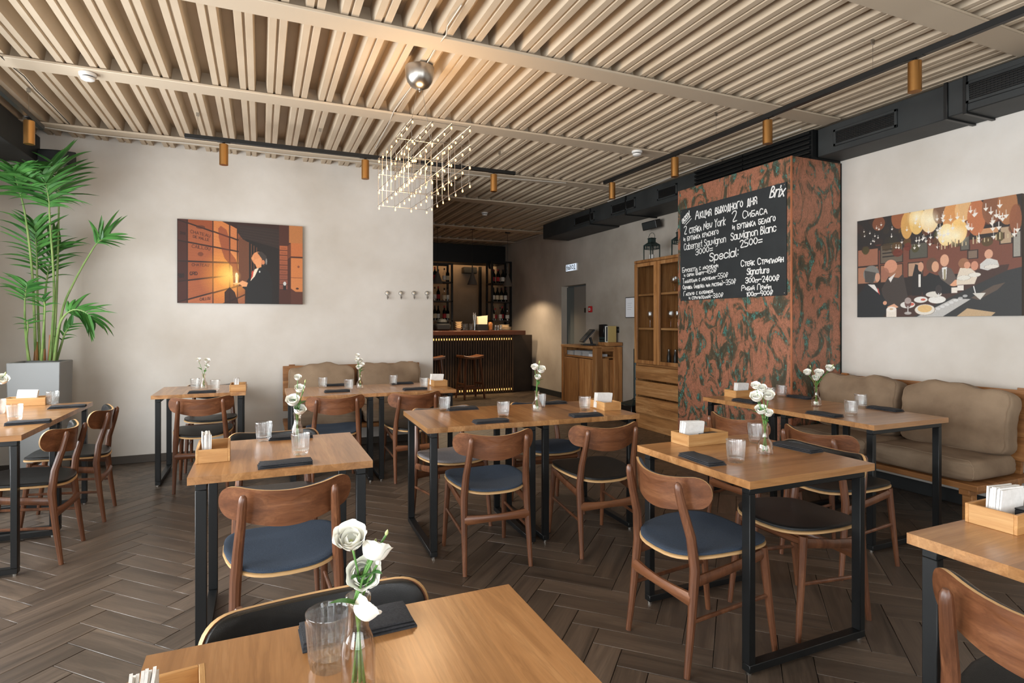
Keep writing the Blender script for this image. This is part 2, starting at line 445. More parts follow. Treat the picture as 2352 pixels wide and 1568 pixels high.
# far right wall with the lift door opening (Y 8.28..9.10, up to z 2.0)
DY0, DY1, DZ = 8.27, 9.12, 2.0
m = MB().bx(XB2, XB2 + .2, 4.9, DY0, 0, ZC + .1).bx(XB2, XB2 + .2, DY1, YF + .2, 0, ZC + .1).bx(XB2, XB2 + .2, DY0, DY1, DZ, ZC + .1)
o = m.build('wall_bar_side', M['plaster_shaded']); struct(o, 'grey plaster wall, colour darkened as shade, with the lift door and exit sign', 'wall')
o = MB().bx(XB2 - .016, XB2, DY1, 10.34, 0, .10).build('baseboard_bar_side', M['baseboard_black'], bevel=.003); struct(o, 'black baseboard beside the lift door', 'baseboard')
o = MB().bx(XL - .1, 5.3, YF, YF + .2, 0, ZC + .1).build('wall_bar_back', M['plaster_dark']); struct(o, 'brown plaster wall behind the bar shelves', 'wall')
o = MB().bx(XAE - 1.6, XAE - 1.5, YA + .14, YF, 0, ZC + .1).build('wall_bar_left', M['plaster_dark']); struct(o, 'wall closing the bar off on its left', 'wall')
# left wall with three windows
m = MB(); e = YN - .2
for a, b in WIN_L:
    m.bx(XL - .14, XL, e, a, 0, ZC + .1); m.bx(XL - .14, XL, a, b, 0, WZ0).bx(XL - .14, XL, a, b, WZ1, ZC + .1); e = b
m.bx(XL - .14, XL, e, YA + .1, 0, ZC + .1)
o = m.build('wall_left', M['plaster']); struct(o, 'plaster wall with tall windows left of the palm', 'wall')
m = MB(); e = XL - .2
for a, b in WIN_N:
    m.bx(e, a, YN - .14, YN, 0, ZC + .1); m.bx(a, b, YN - .14, YN, 0, WZ0).bx(a, b, YN - .14, YN, WZ1, ZC + .1); e = b
m.bx(e, 5.4, YN - .14, YN, 0, ZC + .1)
o = m.build('wall_near', M['plaster']); struct(o, 'plaster wall with windows behind the viewpoint', 'wall')
wn = 0
for side, wins in (('L', WIN_L), ('N', WIN_N)):
    for a, b in wins:
        wn += 1
        r = thing('window_%d' % wn, 'dark framed %s window %s' % (ORD[wn - 1], 'in the left wall' if side == 'L' else 'behind the viewpoint'), 'window', kind='structure')
        for (s0, s1, z0, z1) in ((a, a + .05, WZ0, WZ1), (b - .05, b, WZ0, WZ1), (a, b, WZ0, WZ0 + .05), (a, b, WZ1 - .05, WZ1), ((a + b) / 2 - .025, (a + b) / 2 + .025, WZ0, WZ1)):
            q = MB()
            if side == 'L': q.bx(XL - .11, XL - .05, s0, s1, z0, z1)
            else: q.bx(s0, s1, YN - .11, YN - .05, z0, z1)
            q.build('frame_bar', M['window_frame'], r, bevel=.004)
        q = MB()
        if side == 'L': q.bx(XL - .083, XL - .077, a + .05, b - .05, WZ0 + .05, WZ1 - .05)
        else: q.bx(a + .05, b - .05, YN - .083, YN - .077, WZ0 + .05, WZ1 - .05)
        q.build('pane', M['pane_glass'], r)

# ---- lift door, exit sign, alarm
r = thing('door_1', 'brushed steel lift door in a recess under the exit sign', 'door', kind='structure')
MB().bx(XB2 + .14, XB2 + .2, DY0 - .02, DY1 + .02, 0, DZ + .02).build('jamb_panel', M['door_frame_grey'], r)
MB().bx(XB2 + .10, XB2 + .14, DY0 + .01, DY1 - .28, .02, DZ - .02).build('door_leaf', M['steel_door'], r, bevel=.004)
MB().bx(XB2 + .11, XB2 + .14, DY1 - .275, DY1, .02, DZ - .02).build('side_light', M['door_frame_grey'], r, bevel=.004)
MB().bx(XB2 + .085, XB2 + .10, DY0 + .08, DY0 + .2, 1.52, 1.60).build('indicator', M['black_plastic'], r, bevel=.003)

# ---- copper column carrying the chalkboard
CXF, CY0, CY1, CZ = 4.135, 3.53, 4.985, 2.765
r = thing('copper_column', 'square column clad in copper sheets with green patina behind the chalkboard', 'column')
MB().bx(CXF + .008, XB1 - .002, CY0 + .008, CY1, 0, CZ - .004).build('core', M['bar_dark'], r)
MB().bx(CXF, CXF + .008, CY0 + .72, CY1, .02, CZ).build('copper_sheet', M['copper_patina'], r, bevel=.002)
MB().bx(CXF, CXF + .008, CY0 + .002, CY0 + .718, .02, CZ).build('copper_sheet', M['copper_patina'], r, bevel=.002)
MB().bx(CXF + .009, XB1 - .002, CY0, CY0 + .008, .02, CZ).build('copper_sheet', M['copper_patina'], r, bevel=.002)
MB().bx(CXF - .003, CXF + .010, CY0 - .003, CY0 + .010, .0, CZ).build('corner_trim', plain('copper_trim', (190, 120, 84), .35, .4), r, bevel=.001)
MB().bx(XB1 - .012, XB1 - .001, CY0 - .006, CY0 + .004, 0, CZ).build('edge_trim', M['dark_slot'], r)

# ---- ducts
DZ0, DX0 = 2.785, 4.45
def grille(par, y0, y1, z0, z1, X):
    g = MB().bx(X - .014, X + .002, y0, y1, z0, z0 + .022).bx(X - .014, X + .002, y0, y1, z1 - .022, z1).bx(X - .014, X + .002, y0, y0 + .022, z0, z1).bx(X - .014, X + .002, y1 - .022, y1, z0, z1).build('grille_frame', M['duct_black'], par, bevel=.003)
    MB().bx(X - .002, X + .0, y0 + .02, y1 - .02, z0 + .02, z1 - .02).build('grille_back', M['dark_slot'], g)
    b = MB(); nz = 7
    for i in range(nz):
        z = z0 + .022 + (z1 - z0 - .044) * (i + .5) / nz
        b.bx(X - .010, X - .004, y0 + .02, y1 - .02, z - .004, z + .004)
    ny = int((y1 - y0) / .022)
    for i in range(ny):
        y = y0 + .022 + (y1 - y0 - .044) * (i + .5) / ny
        b.bx(X - .007, X - .002, y - .002, y + .002, z0 + .02, z1 - .02)
    b.build('grille_blades', M['black_steel'], g, smooth=False)
def duct(label, segs, gr):
    r = thing('air_duct', label, 'air duct', group=None)
    for (y0, y1, x0, z0) in segs:
        MB().bx(x0, XB1 if y0 < 4 else XB2, y0, y1, z0, ZC - .03).build('duct_section', M['duct_black'], r, bevel=.006)
    for (y0, y1, x0, z0) in segs[1:]:
        MB().bx(x0 - .014, (XB1 if y0 < 4 else XB2), y1 - .012, y1 + .012, z0 - .014, ZC - .03).build('flange', M['black_steel'], r, bevel=.002)
    for y0, y1 in gr: grille(r, y0, y1, DZ0 + .05, DZ0 + .19, DX0)
    return r
def ys_(x): return onX(x, 400, DX0)[1]
duct('black air duct with square grilles above the right sofa', [(ys_(2180), 3.53, DX0, DZ0), (ys_(2180) - .12, ys_(2180), DX0 - .03, DZ0 - .0), (0.6, ys_(2180) - .12, DX0 - .03, DZ0)], [(ys_(2062), ys_(1916))])
for o in [q for q in COL.objects if q.name.startswith('air_duct')][:1]:
    grille(o, 1.55, ys_(2226), DZ0 + .05, DZ0 + .20, DX0 - .03)
duct('black air duct with square grilles running above the lantern cabinet', [(7.3, 8.86, DX0, DZ0), (6.4, 7.3, DX0, DZ0 + .02), (5.0, 6.4, DX0, DZ0)], [(ys_(1366), ys_(1320)), (ys_(1460), ys_(1405)), (ys_(1556), ys_(1511))])
# louvred black panel above the column
r = thing('louvre_panel', 'black panel of horizontal slats between column top and ceiling', 'panel')
MB().bx(CXF + .26, XB1 - .005, CY0 + .005, 4.985, CZ + .003, ZC - .035).build('backing', M['black_steel'], r)
for i in range(6):
    z = CZ + .008 + i * .042
    for (a, b) in ((CY0 + .02, 4.30), (4.31, 5.0)):
        MB().prism([(CXF + .26, z), (CXF + .235, z + .006), (CXF + .235, z + .022), (CXF + .26, z + .036)], a, b, 'y').build('slat', M['black_steel'], r, smooth=False)
# left duct, partly in view
r = thing('air_duct', 'black air duct along the left wall above the palm', 'air duct')
MB().bx(XL + .006, -1.84, 4.6, YA, 2.78, ZC - .03).build('duct_section', M['duct_black'], r, bevel=.006)
MB().bx(XL + .006, -1.84, 2.6, 4.59, 2.80, ZC - .03).build('duct_section', M['duct_black'], r, bevel=.006)
MB().bx(XL + .006, -1.825, 4.575, 4.60, 2.77, ZC - .03).build('flange', M['black_steel'], r)
# bar bulkhead
r = thing('bulkhead', 'black boxed bulkhead under the ceiling behind the bar', 'bulkhead')
MB().bx(1.0, XB2 - .002, 11.70, 12.24, 2.64, ZC - .03).build('bulkhead_box', M['black_steel'], r, bevel=.004)
MB().bx(1.6, XB2 - .1, 12.245, 12.265, 2.72, 2.76).build('glow_strip', M['added_wash_glow'], r)  # unseen glowing strip added behind the bulkhead to brighten the bar wall
# ================================================================== TABLES
TW, TT, TZ = 0.70, 0.030, 0.75
def make_table(label):
    r = thing('dining_table', label, 'table', group='steel framed oak tables')
    ws = [.118, .104, .126, .112, .12, .12]
    x = -TW / 2
    for i, wd in enumerate(ws):
        o = MB().bx(-wd / 2, wd / 2, -TW / 2, TW / 2, 0, TT).build('tabletop_plank', M['oak'], r, loc=(x + wd / 2, 0, TZ - TT))
        x += wd
    for s in (-1, 1):
        xc = s * (TW / 2 - .045)
        y0, y1, z0, z1 = -TW / 2 + .025, TW / 2 - .025, .012, TZ - TT
        lp = MB().bx(xc - .02, xc + .02, y0, y1, z1 - .03, z1).build('top_bar', M['black_steel'], r, bevel=.002)
        MB().bx(xc - .02, xc + .02, y0, y1, z0, z0 + .03).build('floor_bar', M['black_steel'], r, bevel=.002)
        for ya in (y0, y1 - .03):
            lg = MB().bx(xc - .02, xc + .02, ya, ya + .03, z0 + .03, z1 - .03).build('leg', M['black_steel'], r, bevel=.002)
            MB().lathe([(.012, 0), (.012, .012)], 10, 0, (xc, ya + .015, 0)).build('levelling_foot', M['nickel'], lg)
        q = MB().prism([(xc - .002, z1 - .03), (xc - .002, z1 - .03)], 0, .001) if False else None
    return r
TAB = {}
T0 = make_table('foreground oak table nearest the viewpoint, holding the large lisianthus bouquet')
def put_table(key, x, y, rz, label):
    if key == 'fg':
        o = T0; o.location = (x, y, 0); o.rotation_euler = (0, 0, rz); o['label'] = label
    else:
        o = dup(T0, (x, y, 0), rz, label)
    TAB[key] = o
    return o
H90 = PI / 2
put_table('fg', .163, .845, 0, 'foreground oak table nearest the viewpoint, holding the large white bouquet')
put_table('t2', .090, 2.855, 0, 'square oak table in front left with blue seated chair pulled up')
put_table('mid1', 1.215, 3.478, R(-2), 'left one of two oak tables pushed together in the room centre')
put_table('mid2', 1.915, 3.454, R(-2), 'right one of two oak tables pushed together in the room centre')
put_table('tr', 2.018, 1.957, H90, 'square oak table right of centre between a blue and a black chair')
put_table('s1', 3.590, 2.552, H90, 'nearer one of two oak tables along the right sofa')
put_table('s2', 3.590, 3.253, H90, 'farther one of two oak tables along the right sofa, by the column')
put_table('b1', .545, 5.255, 0, 'left one of two oak tables before the sofa at the plaster wall')
put_table('b2', 1.247, 5.255, 0, 'right one of two oak tables before the sofa at the plaster wall')
put_table('w', -.472, 5.80, 0, 'small oak table against the plaster wall below the cellar print')
put_table('l1', -1.510, 4.165, H90, 'nearer one of two oak tables at the left edge')
put_table('l2', -1.510, 4.867, H90, 'farther one of two oak tables at the left edge, by the planter')
put_table('r', 2.018, .690, H90, 'oak table cut off by the right edge with a napkin box')

# ================================================================== CHAIRS
def rr_outline(hw, pts):
    return pts
def seat_outline(n=40):
    # rounded trapezoid, wider at the front (+y)
    out = []
    for k in range(n):
        a = 2 * PI * k / n
        c, s = math.cos(a), math.sin(a)
        e = 2 / 3.2
        x = math.copysign(abs(c) ** e, c); y = math.copysign(abs(s) ** e, s)
        wdt = .222 if y > 0 else .222 - .03 * (-y)
        out.append((x * wdt, y * .232))
    return out
def seat_h(x, y): return -.010 * (1 - (x / .23) ** 2) + .012 * (x / .23) ** 2 + .006 * (y / .23)
def plate(outline, z0, z1, hf, inset=0.0, dome=0.0, rings=4):
    """filled plate following outline; bottom z0, top z1 with optional dome"""
    m = MB(); n = len(outline); rows = []
    def ringv(f, z): return [(x * f, y * f, z + hf(x * f, y * f)) for x, y in outline]
    rows.append(ringv(.02, z0))
    for f in (.35, .7, .93): rows.append(ringv(f, z0))
    rows.append(ringv(1.0, z0 + (z1 - z0) * .15))
    rows.append(ringv(1.0, z0 + (z1 - z0) * .75))
    for f in (.965, .90, .75, .45, .02): rows.append(ringv(f, z1 + dome * (1 - f * f)))
    vs = [v for rw in rows for v in rw]; fs = []
    for j in range(len(rows) - 1):
        for k in range(n):
            k2 = (k + 1) % n; fs.append((j * n + k, j * n + k2, (j + 1) * n + k2, (j + 1) * n + k))
    fs.append(tuple(range(n - 1, -1, -1))); fs.append(tuple(range((len(rows) - 1) * n, len(rows) * n)))
    return m.add(vs, fs)
# backrest outline in (s, z): nearly straight top, bellied bottom, round ends
def back_outline(n=44):
    top = [(x, .043 + .021 * (x / .19) ** 2) for x in (-.18, -.14, -.10, -.05, 0, .05, .10, .14, .18)]
    right = [(.205, .060), (.223, .048), (.233, .028), (.236, .004), (.232, -.020), (.220, -.042), (.200, -.058)]
    bot = [(x, -.092 + .030 * (abs(x) / .17) ** 1.8) for x in (.16, .12, .08, .04, 0, -.04, -.08, -.12, -.16)]
    left = [(-x, z) for x, z in reversed(right)]
    q = top + right + bot + left
    for _ in range(1):
        q = [p for a, b in zip(q, q[1:] + q[:1]) for p in ((a[0] * .75 + b[0] * .25, a[1] * .75 + b[1] * .25), (a[0] * .25 + b[0] * .75, a[1] * .25 + b[1] * .75))]
    return q
def backrest_mesh(name, mats, y0, y1, shrink=1.0, pad=False):
    ol = back_outline(); m = MB(); n = len(ol)
    def pos(x, z, off):
        yb = -.242 + .095 * (abs(x) / .235) ** 2.0     # ends sweep forward
        th = math.atan(2 * .095 * x / .235 ** 2)
        return (x - off * math.sin(th), yb + off * math.cos(th) + (-.10) * (z), .690 + z)
    fr = (.02, .3, .6, .85, 1.0)
    rows = []; mi = []
    for f in fr: rows.append([pos(x * f * shrink, z * f * shrink, y0) for x, z in ol])
    if pad:
        rows.append([pos(x * shrink, z * shrink, (y0 + y1) / 2) for x, z in ol])
        for f in (.985, .93, .8, .5, .02): rows.append([pos(x * f * shrink, z * f * shrink, y1 - (.004 if f > .95 else 0) + .006 * (1 - f * f)) for x, z in ol])
    else:
        for f in reversed(fr): rows.append([pos(x * f * shrink, z * f * shrink, y1) for x, z in ol])
    vs = [v for rw in rows for v in rw]; fs = []; ms = []
    for j in range(len(rows) - 1):
        for k in range(n):
            k2 = (k + 1) % n; fs.append((j * n + k, j * n + k2, (j + 1) * n + k2, (j + 1) * n + k)); ms.append(1 if (not pad and j == len(fr) - 1) else 0)
    fs.append(tuple(range(n - 1, -1, -1))); ms.append(0); fs.append(tuple(range((len(rows) - 1) * n, len(rows) * n))); ms.append(0)
    m.add(vs, fs); m.m = ms
    return m.mesh(name, mats)
SO = seat_outline()
CH = {}
ch_seat = plate(SO, .432, .446, seat_h).mesh('seat_shell', M['ply_edge'])
ch_back = backrest_mesh('backrest', [M['walnut_x'], M['ply_edge']], 0.0, .010)
def legm(pts, rs):
    return MB().tube(pts, rs, 10).mesh('leg', M['walnut'])
def make_chair(pad):
    r = thing('dining_chair', 'x', 'chair', group='walnut dining chairs')
    link('seat_shell', ch_seat, r)
    plate([(x * .985, y * .985) for x, y in SO], .446, .462, seat_h, dome=.006).build('seat_pad', M[pad], r)
    link('backrest', ch_back, r)
    link('backrest_pad', backrest_mesh('backrest_pad', M[pad], .010, .024, .985, True), r)
    for s in (-1, 1):
        link('leg', legm([(s * .188, -.228, 0), (s * .184, -.20, .22), (s * .180, -.182, .40), (s * .172, -.194, .52), (s * .162, -.228, .64), (s * .158, -.242, .700), (s * .157, -.245, .722), (s * .157, -.245, .732)], [.012, .0165, .0205, .019, .017, .0155, .0135, .007]), r)
        link('leg', legm([(s * .192, .222, 0), (s * .184, .195, .22), (s * .176, .172, .432)], [.0115, .0155, .0185]), r)
        MB().tube([(s * .178, .175, .405), (s * .180, 0, .375), (s * .182, -.186, .352)], [.0125, .0115, .0125], 8, flat=1.8).build('side_rail', M['walnut'], r)
        MB().tube([(s * .184, .198, .235), (s * .186, -.203, .205)], [.0085, .0085], 8).build('side_stretcher', M['walnut'], r)
    MB().tube([(-.176, .172, .405), (.176, .172, .405)], [.016, .016], 8).build('front_rail', M['walnut_x'], r)
    MB().tube([(-.184, -.196, .285), (-.09, -.205, .285), (0, -.208, .285), (.09, -.205, .285), (.184, -.196, .285)], [.0175, .0135, .012, .0135, .0175], 8, flat=1.65).build('back_stretcher', M['walnut_x'], r)
    return r
def put_chair(pad, x, y, rz, label, tint=None):
    if pad not in CH:
        CH[pad] = make_chair(pad); o = CH[pad]
        o.location = (x, y, 0); o.rotation_euler = (0, 0, rz); o['label'] = label
    else:
        o = dup(CH[pad], (x, y, 0), rz, label)
    return o
BL, BU, GR = 'black_leather', 'blue_fabric', 'grey_fabric'
N_, S_, E_, W_ = 0, PI, -PI / 2, PI / 2
put_chair(BU, .085, 2.49, R(3), 'walnut chair with blue seat at the square front left table')
put_chair(BL, .065, 3.235, S_, 'black padded chair on the far side of the square front left table')
put_chair(BL, .130, 1.125, S_ + R(4), 'black leather chair facing us behind the foreground table')
put_chair(BU, 1.188, 3.105, R(-3), 'walnut chair with blue seat at the near side of the centre tables')
put_chair(BL, 1.872, 3.055, R(-3), 'walnut chair with black seat at the near side of the centre tables')
put_chair(GR, 1.180, 3.745, S_ + R(5), 'grey upholstered chair on the far side of the centre tables')
put_chair(BU, 1.900, 3.73, S_ - R(4), 'blue seated chair on the far side of the centre tables')
put_chair(BU, 1.700, 1.912, E_, 'walnut chair with blue seat left of the square right table')
put_chair(BL, 2.290, 1.925, W_, 'black leather chair right of the square right table')
put_chair(BL, 2.960, 2.810, E_ + R(4), 'dark walnut chair at the sofa tables, the one nearer the column')
put_chair(BL, 3.000, 2.250, E_, 'dark walnut chair at the sofa tables, the one nearer the viewpoint')
put_chair(BL, 1.690, .665, E_ + R(3), 'walnut chair with black seat cut off at the lower right corner')
put_chair(BL, -.440, 5.415, 0, 'walnut chair with black seat in front of the small wall table')
put_chair(BL, -.430, 6.10, S_, 'black seated chair between the small wall table and the plaster wall')
put_chair(BU, .560, 5.045, 0, 'walnut chair with blue seat before the back sofa tables')
put_chair(BL, 1.208, 5.025, R(2), 'walnut chair with black seat before the back sofa tables')
put_chair(BL, -1.240, 4.125, W_ - R(2), 'dark walnut chair at the left edge tables, the nearer one')
put_chair(BL, -1.205, 4.835, W_ + R(2), 'dark walnut chair at the left edge tables, the one farther back')

# ================================================================== SOFAS
def cushion(name, cx, cy, cz, sx, sy, sz, par, rot=(0, 0, 0), puff=.035, seed=0, wr=1.0):
    """soft cushion: superellipsoid box with bulging faces, pinched corners and a seam"""
    rnd = random.Random(seed)
    bm = bmesh.new(); bmesh.ops.create_cube(bm, size=2.0)
    bmesh.ops.subdivide_edges(bm, edges=bm.edges, cuts=15, use_grid_fill=True)
    px = [rnd.uniform(0, 6) for _ in range(6)]
    def deform(x, y, z):
        p8 = (abs(x) ** 7 + abs(y) ** 7 + abs(z) ** 7) ** (1 / 7)
        x, y, z = x / p8, y / p8, z / p8
        bul = (1 - x * x) * (1 - z * z)
        e = max(0, abs(x) - .45)
        fold = math.sin(10 * x + px[0] + 4 * z) * e * .09 + math.sin(16 * z + 7 * x + px[1]) * (.008 + .03 * e) + math.sin(7 * x * z + px[2]) * .016
        wx = sx / 2 * x * (1 + .02 * math.sin(3 * z + px[3]))
        wy = sy / 2 * y + math.copysign(puff, y) * bul + fold * sy * wr
        wz = sz / 2 * z + (.014 * math.sin(4 * x + px[4]) + .008 * math.sin(11 * x + px[5]) - .022 * x * x) * (max(0, z)) * wr
        return (wx, wy, wz)
    for v in bm.verts: v.co = deform(*v.co)
    for f in bm.faces: f.smooth = True
    me = bpy.data.meshes.new(name); bm.to_mesh(me); bm.free(); me.materials.append(M['suede'])
    o = link(name, me, par, (cx, cy, cz), rot)
    # piping seam round the front face
    pts = []
    for k in range(81):
        a = 2 * PI * k / 80; c, q_ = math.cos(a), math.sin(a); e = max(abs(c), abs(q_))
        pts.append(deform(c / e, -.86, q_ / e))
    MB().tube(pts, .003, 6, cap=False).build('piping', M['suede'], o)
    return o
def make_sofa(label, L, loc, rz):
    """bench with its back at +y, front at -y, length along x"""
    r = thing('sofa_bench', label, 'sofa', loc, rz, group='wooden benches with taupe cushions')
    D = .66
    for i in range(3):
        y0 = -D / 2 + i * D / 3
        MB().bx(-L / 2, L / 2, y0 + .001, y0 + D / 3 - .001, 0, .036).build('seat_board', M['bench_wood'], r, loc=(0, 0, .315), bevel=.003)
    Mb = Matrix.Translation((0, D / 2 - .10, .34)) @ Matrix.Rotation(R(-9), 4, 'X')
    for i in range(3):
        MB().bx(-L / 2, L / 2, 0, .03, i * .155 + .10, i * .155 + .253, 0, Mb).build('back_board', M['bench_wood'], r, bevel=.003)
    for s in (-1, 1):
        MB().bx(s * (L / 2 - .09) - .03, s * (L / 2 - .09) + .03, .03, .062, -.02, .58, 0, Mb).build('back_post', M['bench_wood'], r, bevel=.003)
        for y in (-D / 2 + .09, D / 2 - .12):
            MB().bx(s * (L / 2 - .09) - .028, s * (L / 2 - .09) + .028, y - .028, y + .028, 0, .28).build('leg', M['bench_wood'], r, bevel=.003)
        MB().bx(s * (L / 2 - .09) - .03, s * (L / 2 - .09) + .03, -D / 2 + .03, D / 2 - .05, .272, .315).build('cross_bearer', M['bench_wood'], r, bevel=.003)
    cw = (L - .07) / 2
    for i, s in enumerate((-1, 1)):
        cushion('seat_cushion', s * cw / 2 - 0, -.045, .352 + .070, cw - .008, .56, .14, r, seed=i + int(L * 100), puff=.0, wr=.25)
        cushion('back_cushion', s * cw / 2 + .005 * s, .150, .352 + .125 + .215, cw - .02, .17, .45, r, (R(-10), 0, R(2) * s), .035, seed=7 + i + int(L * 100))
    return r
make_sofa('taupe cushioned wooden bench along the right wall below the crowded bar print', 1.46, (4.30, 2.79, 0), -PI / 2)
make_sofa('taupe cushioned wooden bench against the plaster wall under the coat hooks', 1.44, (.925, 6.09, 0), 0)
# ================================================================== CEILING FIXTURES
def spot_mesh():
    body = MB().lathe([(.0, .0), (.0, .0)], 4)
    return None
sp_body = MB().lathe([(.0315, 0), (.034, .001), (.034, .169), (.031, .172), (.0, .172)], 24)
sp_body.lathe([(.0315, 0), (.029, .002), (.027, .03)], 24)
sp_body = sp_body.mesh('spot_body', M['brass'])
sp_lamp = MB().lathe([(.0, .020), (.0275, .020), (.0275, .024), (.0, .024)], 20).mesh('spot_lens', M['spot_glow'])
sp_neck = MB().lathe([(.010, .172), (.010, .185), (.014, .187), (.014, .192)], 14).mesh('spot_neck', M['black_steel'])
sp_arm = MB().bx(-.05, .05, -.016, .016, .186, .208).mesh('spot_adapter', M['black_steel'], bevel=.002)
def spot(loc, rz, label):
    r = thing('track_spotlight', label, 'spotlight', loc, rz, group='brass cylinder track spotlights')
    link('spot_body', sp_body, r); link('spot_lens', sp_lamp, r); link('spot_neck', sp_neck, r); link('adapter', sp_arm, r)
    l = bpy.data.lights.new('spot_lamp', 'SPOT'); l.energy = 14; l.color = (1, .78, .52); l.spot_size = R(62); l.spot_blend = .6; l.shadow_soft_size = .03
    o = bpy.data.objects.new('spot_lamp', l); COL.objects.link(o); o.parent = r; o.location = (0, 0, .016)
    return r
ZT = 2.858
def track(label, a, b, wires):
    r = thing('light_track', label, 'light track')
    a, b = Vector(a), Vector(b); dx = .017 if abs(a.x - b.x) < .01 else 0; dy = .017 - dx
    MB().bx(min(a.x, b.x) - dx, max(a.x, b.x) + dx, min(a.y, b.y) - dy, max(a.y, b.y) + dy, ZT - .017, ZT + .017).build('rail', M['black_steel'], r, bevel=.002)
    for wx, wy in wires:
        wv = MB().tube([(wx, wy, ZT + .016), (wx, wy, ZC + .004)], .0013, 5).build('suspension_wire', M['nickel'], r)
        MB().bx(wx - .012, wx + .012, wy - .004, wy + .004, ZC - .03, ZC + .004).build('wire_clip', M['nickel'], wv)
    return r
Y1 = 5.33
xa = onY(424, 322, Y1).x; xb = onY(1183, 405, Y1).x
track('black light track hung across the room before the plaster wall', (xa, Y1, 0), (xb, Y1, 0), [(-.475, Y1), (.476, Y1), (2.19, Y1), (1.35, Y1)])
X2 = 3.40
track('long black light track hung along the right side of the ceiling', (X2, .6, 0), (X2, onX(1388, 424, X2).y, 0), [(X2, 2.32), (X2, 3.63), (X2, 4.99)])
X3 = -1.56
track('short black light track in the upper left corner', (X3, 2.6, 0), (X3, 5.55, 0), [(X3, 5.27), (X3, 3.6)])
for px, lb in ((514, 'leftmost'), (839, 'middle'), (1134, 'rightmost')):
    q = onY(px, 400, Y1); spot((q.x, Y1, 2.652), 0, 'brass cylinder spotlight, %s of three on the cross track' % lb)
for px, lb in ((2101, 'nearest and largest'), (1763, 'second nearest'), (1550, 'third nearest, above the column edge'), (1406, 'farthest')):
    q = onX(px, 400, X2); spot((X2, q.y, 2.652), H90, 'brass cylinder spotlight on the right track, %s' % lb)
q = onX(67, 300, X3); spot((X3, q.y, 2.652), H90, 'brass cylinder spotlight in the upper left corner')

# ---- smoke detectors
sd = MB().lathe([(.0, 0), (.030, 0), (.040, .006), (.042, .018), (.030, .020), (.030, .026), (.050, .028), (.052, .045), (.048, .05)], 24).mesh('detector_body', M['white_plastic'])
sv = MB().lathe([(.031, .019), (.0315, .027)], 24).mesh('vent_slot', M['dark_slot'])
for (x, y, lb) in ((-1.08, 4.73, 'white smoke detector on the beam at upper left'), (3.395, 4.70, 'white smoke detector on the beam near the right track'), (3.18, 8.35, 'white smoke detector under the ceiling before the bar')):
    r = thing('smoke_detector', lb, 'smoke detector', (x, y, ZC - .022 - .05 if y < 6 else ZC - .05), 0, group='ceiling smoke detectors')
    link('detector_body', sd, r); link('vent_slot', sv, r)

# ---- chandelier
cxh, cyh, zth, ca, cb, cv, cph = .972, 3.772, 2.536, .1194, .1296, .1137, R(1.6)
r = thing('chandelier', 'cubic wire chandelier with rows of tiny bulbs below a steel bowl', 'chandelier', (cxh, cyh, 0), cph)
MB().lathe([(.0, 2.905), (.030, 2.908), (.062, 2.925), (.083, 2.955), (.094, 2.99), (.097, 3.03), (.097, 3.048), (.0, 3.05)], 36).build('canopy', M['nickel'], r)
MB().lathe([(.0, 2.884), (.006, 2.886), (.008, 2.892), (.006, 2.899), (.009, 2.906)], 14).build('canopy_knob', M['nickel'], r)
bulb = MB().lathe([(.0, -.027), (.0036, -.025), (.005, -.020), (.004, -.014), (.003, -.010)], 8).mesh('bulb', M['bulb_glow'])
sock = MB().lathe([(.0038, -.011), (.0038, .006)], 6).mesh('socket', M['nickel'])
for sx in (-.05, .05):
    MB().tube([(sx * .35, 0, 2.91), (sx * 1.6, 0, zth + .005)], .0014, 5).build('suspension_wire', M['nickel'], r)
WR = .0016
for k in range(4):
    z = zth - k * cv
    for i in range(4):
        x = (i - 1.5) * ca
        MB().tube([(x, -3.7 * cb, z), (x, 3.7 * cb, z)], WR, 5).build('long_wire', M['nickel'], r)
    for j in (0, 3, 7):
        y = (j - 3.5) * cb
        MB().tube([(-1.5 * ca, y, z), (1.5 * ca, y, z)], WR, 5).build('cross_wire', M['nickel'], r)
for i in range(4):
    for j in range(8):
        x, y = (i - 1.5) * ca, (j - 3.5) * cb
        MB().tube([(x, y, zth), (x, y, zth - 3 * cv)], WR, 5).build('upright_wire', M['nickel'], r)
        for k in range(4):
            o = link('bulb', bulb, r, (x + .006, y, zth - k * cv - .002)); link('socket', sock, o)
l = bpy.data.lights.new('chandelier_glow', 'POINT'); l.energy = 26; l.color = (1, .66, .36); l.shadow_soft_size = .18
o = bpy.data.objects.new('chandelier_glow', l); COL.objects.link(o); o.parent = r; o.location = (0, 0, zth - .12)
# ---- cables on the ceiling
def cable(name, label, pts, rad, mat):
    sm = []
    for a, b, c2 in zip(pts, pts[1:], pts[2:] + [pts[-1]]): sm += [a, tuple((p + q) / 2 for p, q in zip(a, b))]
    sm.append(pts[-1])
    return tag(MB().tube(sm, rad, 6).build(name, M[mat]), label, 'cable')
def cz(x, y, dz=.008): q = onz(x, y, ZC - dz); return (q.x, q.y, q.z)
cable('ceiling_cable', 'pale cable running from the steel canopy to the cross track', [cz(948, 195), cz(935, 213), cz(905, 255, .030), cz(892, 285, .012), cz(862, 340)], .004, 'cable_white')
cable('ceiling_cable', 'pale cable rising from the steel canopy over the wide beam', [cz(975, 155), cz(1002, 108, .010), cz(1025, 80, .028), cz(1028, 60, .028), cz(1060, 12, .006)], .004, 'cable_white')
cable('ceiling_cable', 'thin white cable draped below the beam over the plaster wall', [cz(100, 292, .03), cz(180, 305, .035), cz(300, 318, .03), cz(420, 328, .04), cz(540, 341, .03), cz(700, 360, .03), cz(840, 372, .04), cz(950, 388, .03), cz(1150, 408, .03), cz(1300, 420, .035)], .005, 'cable_white')
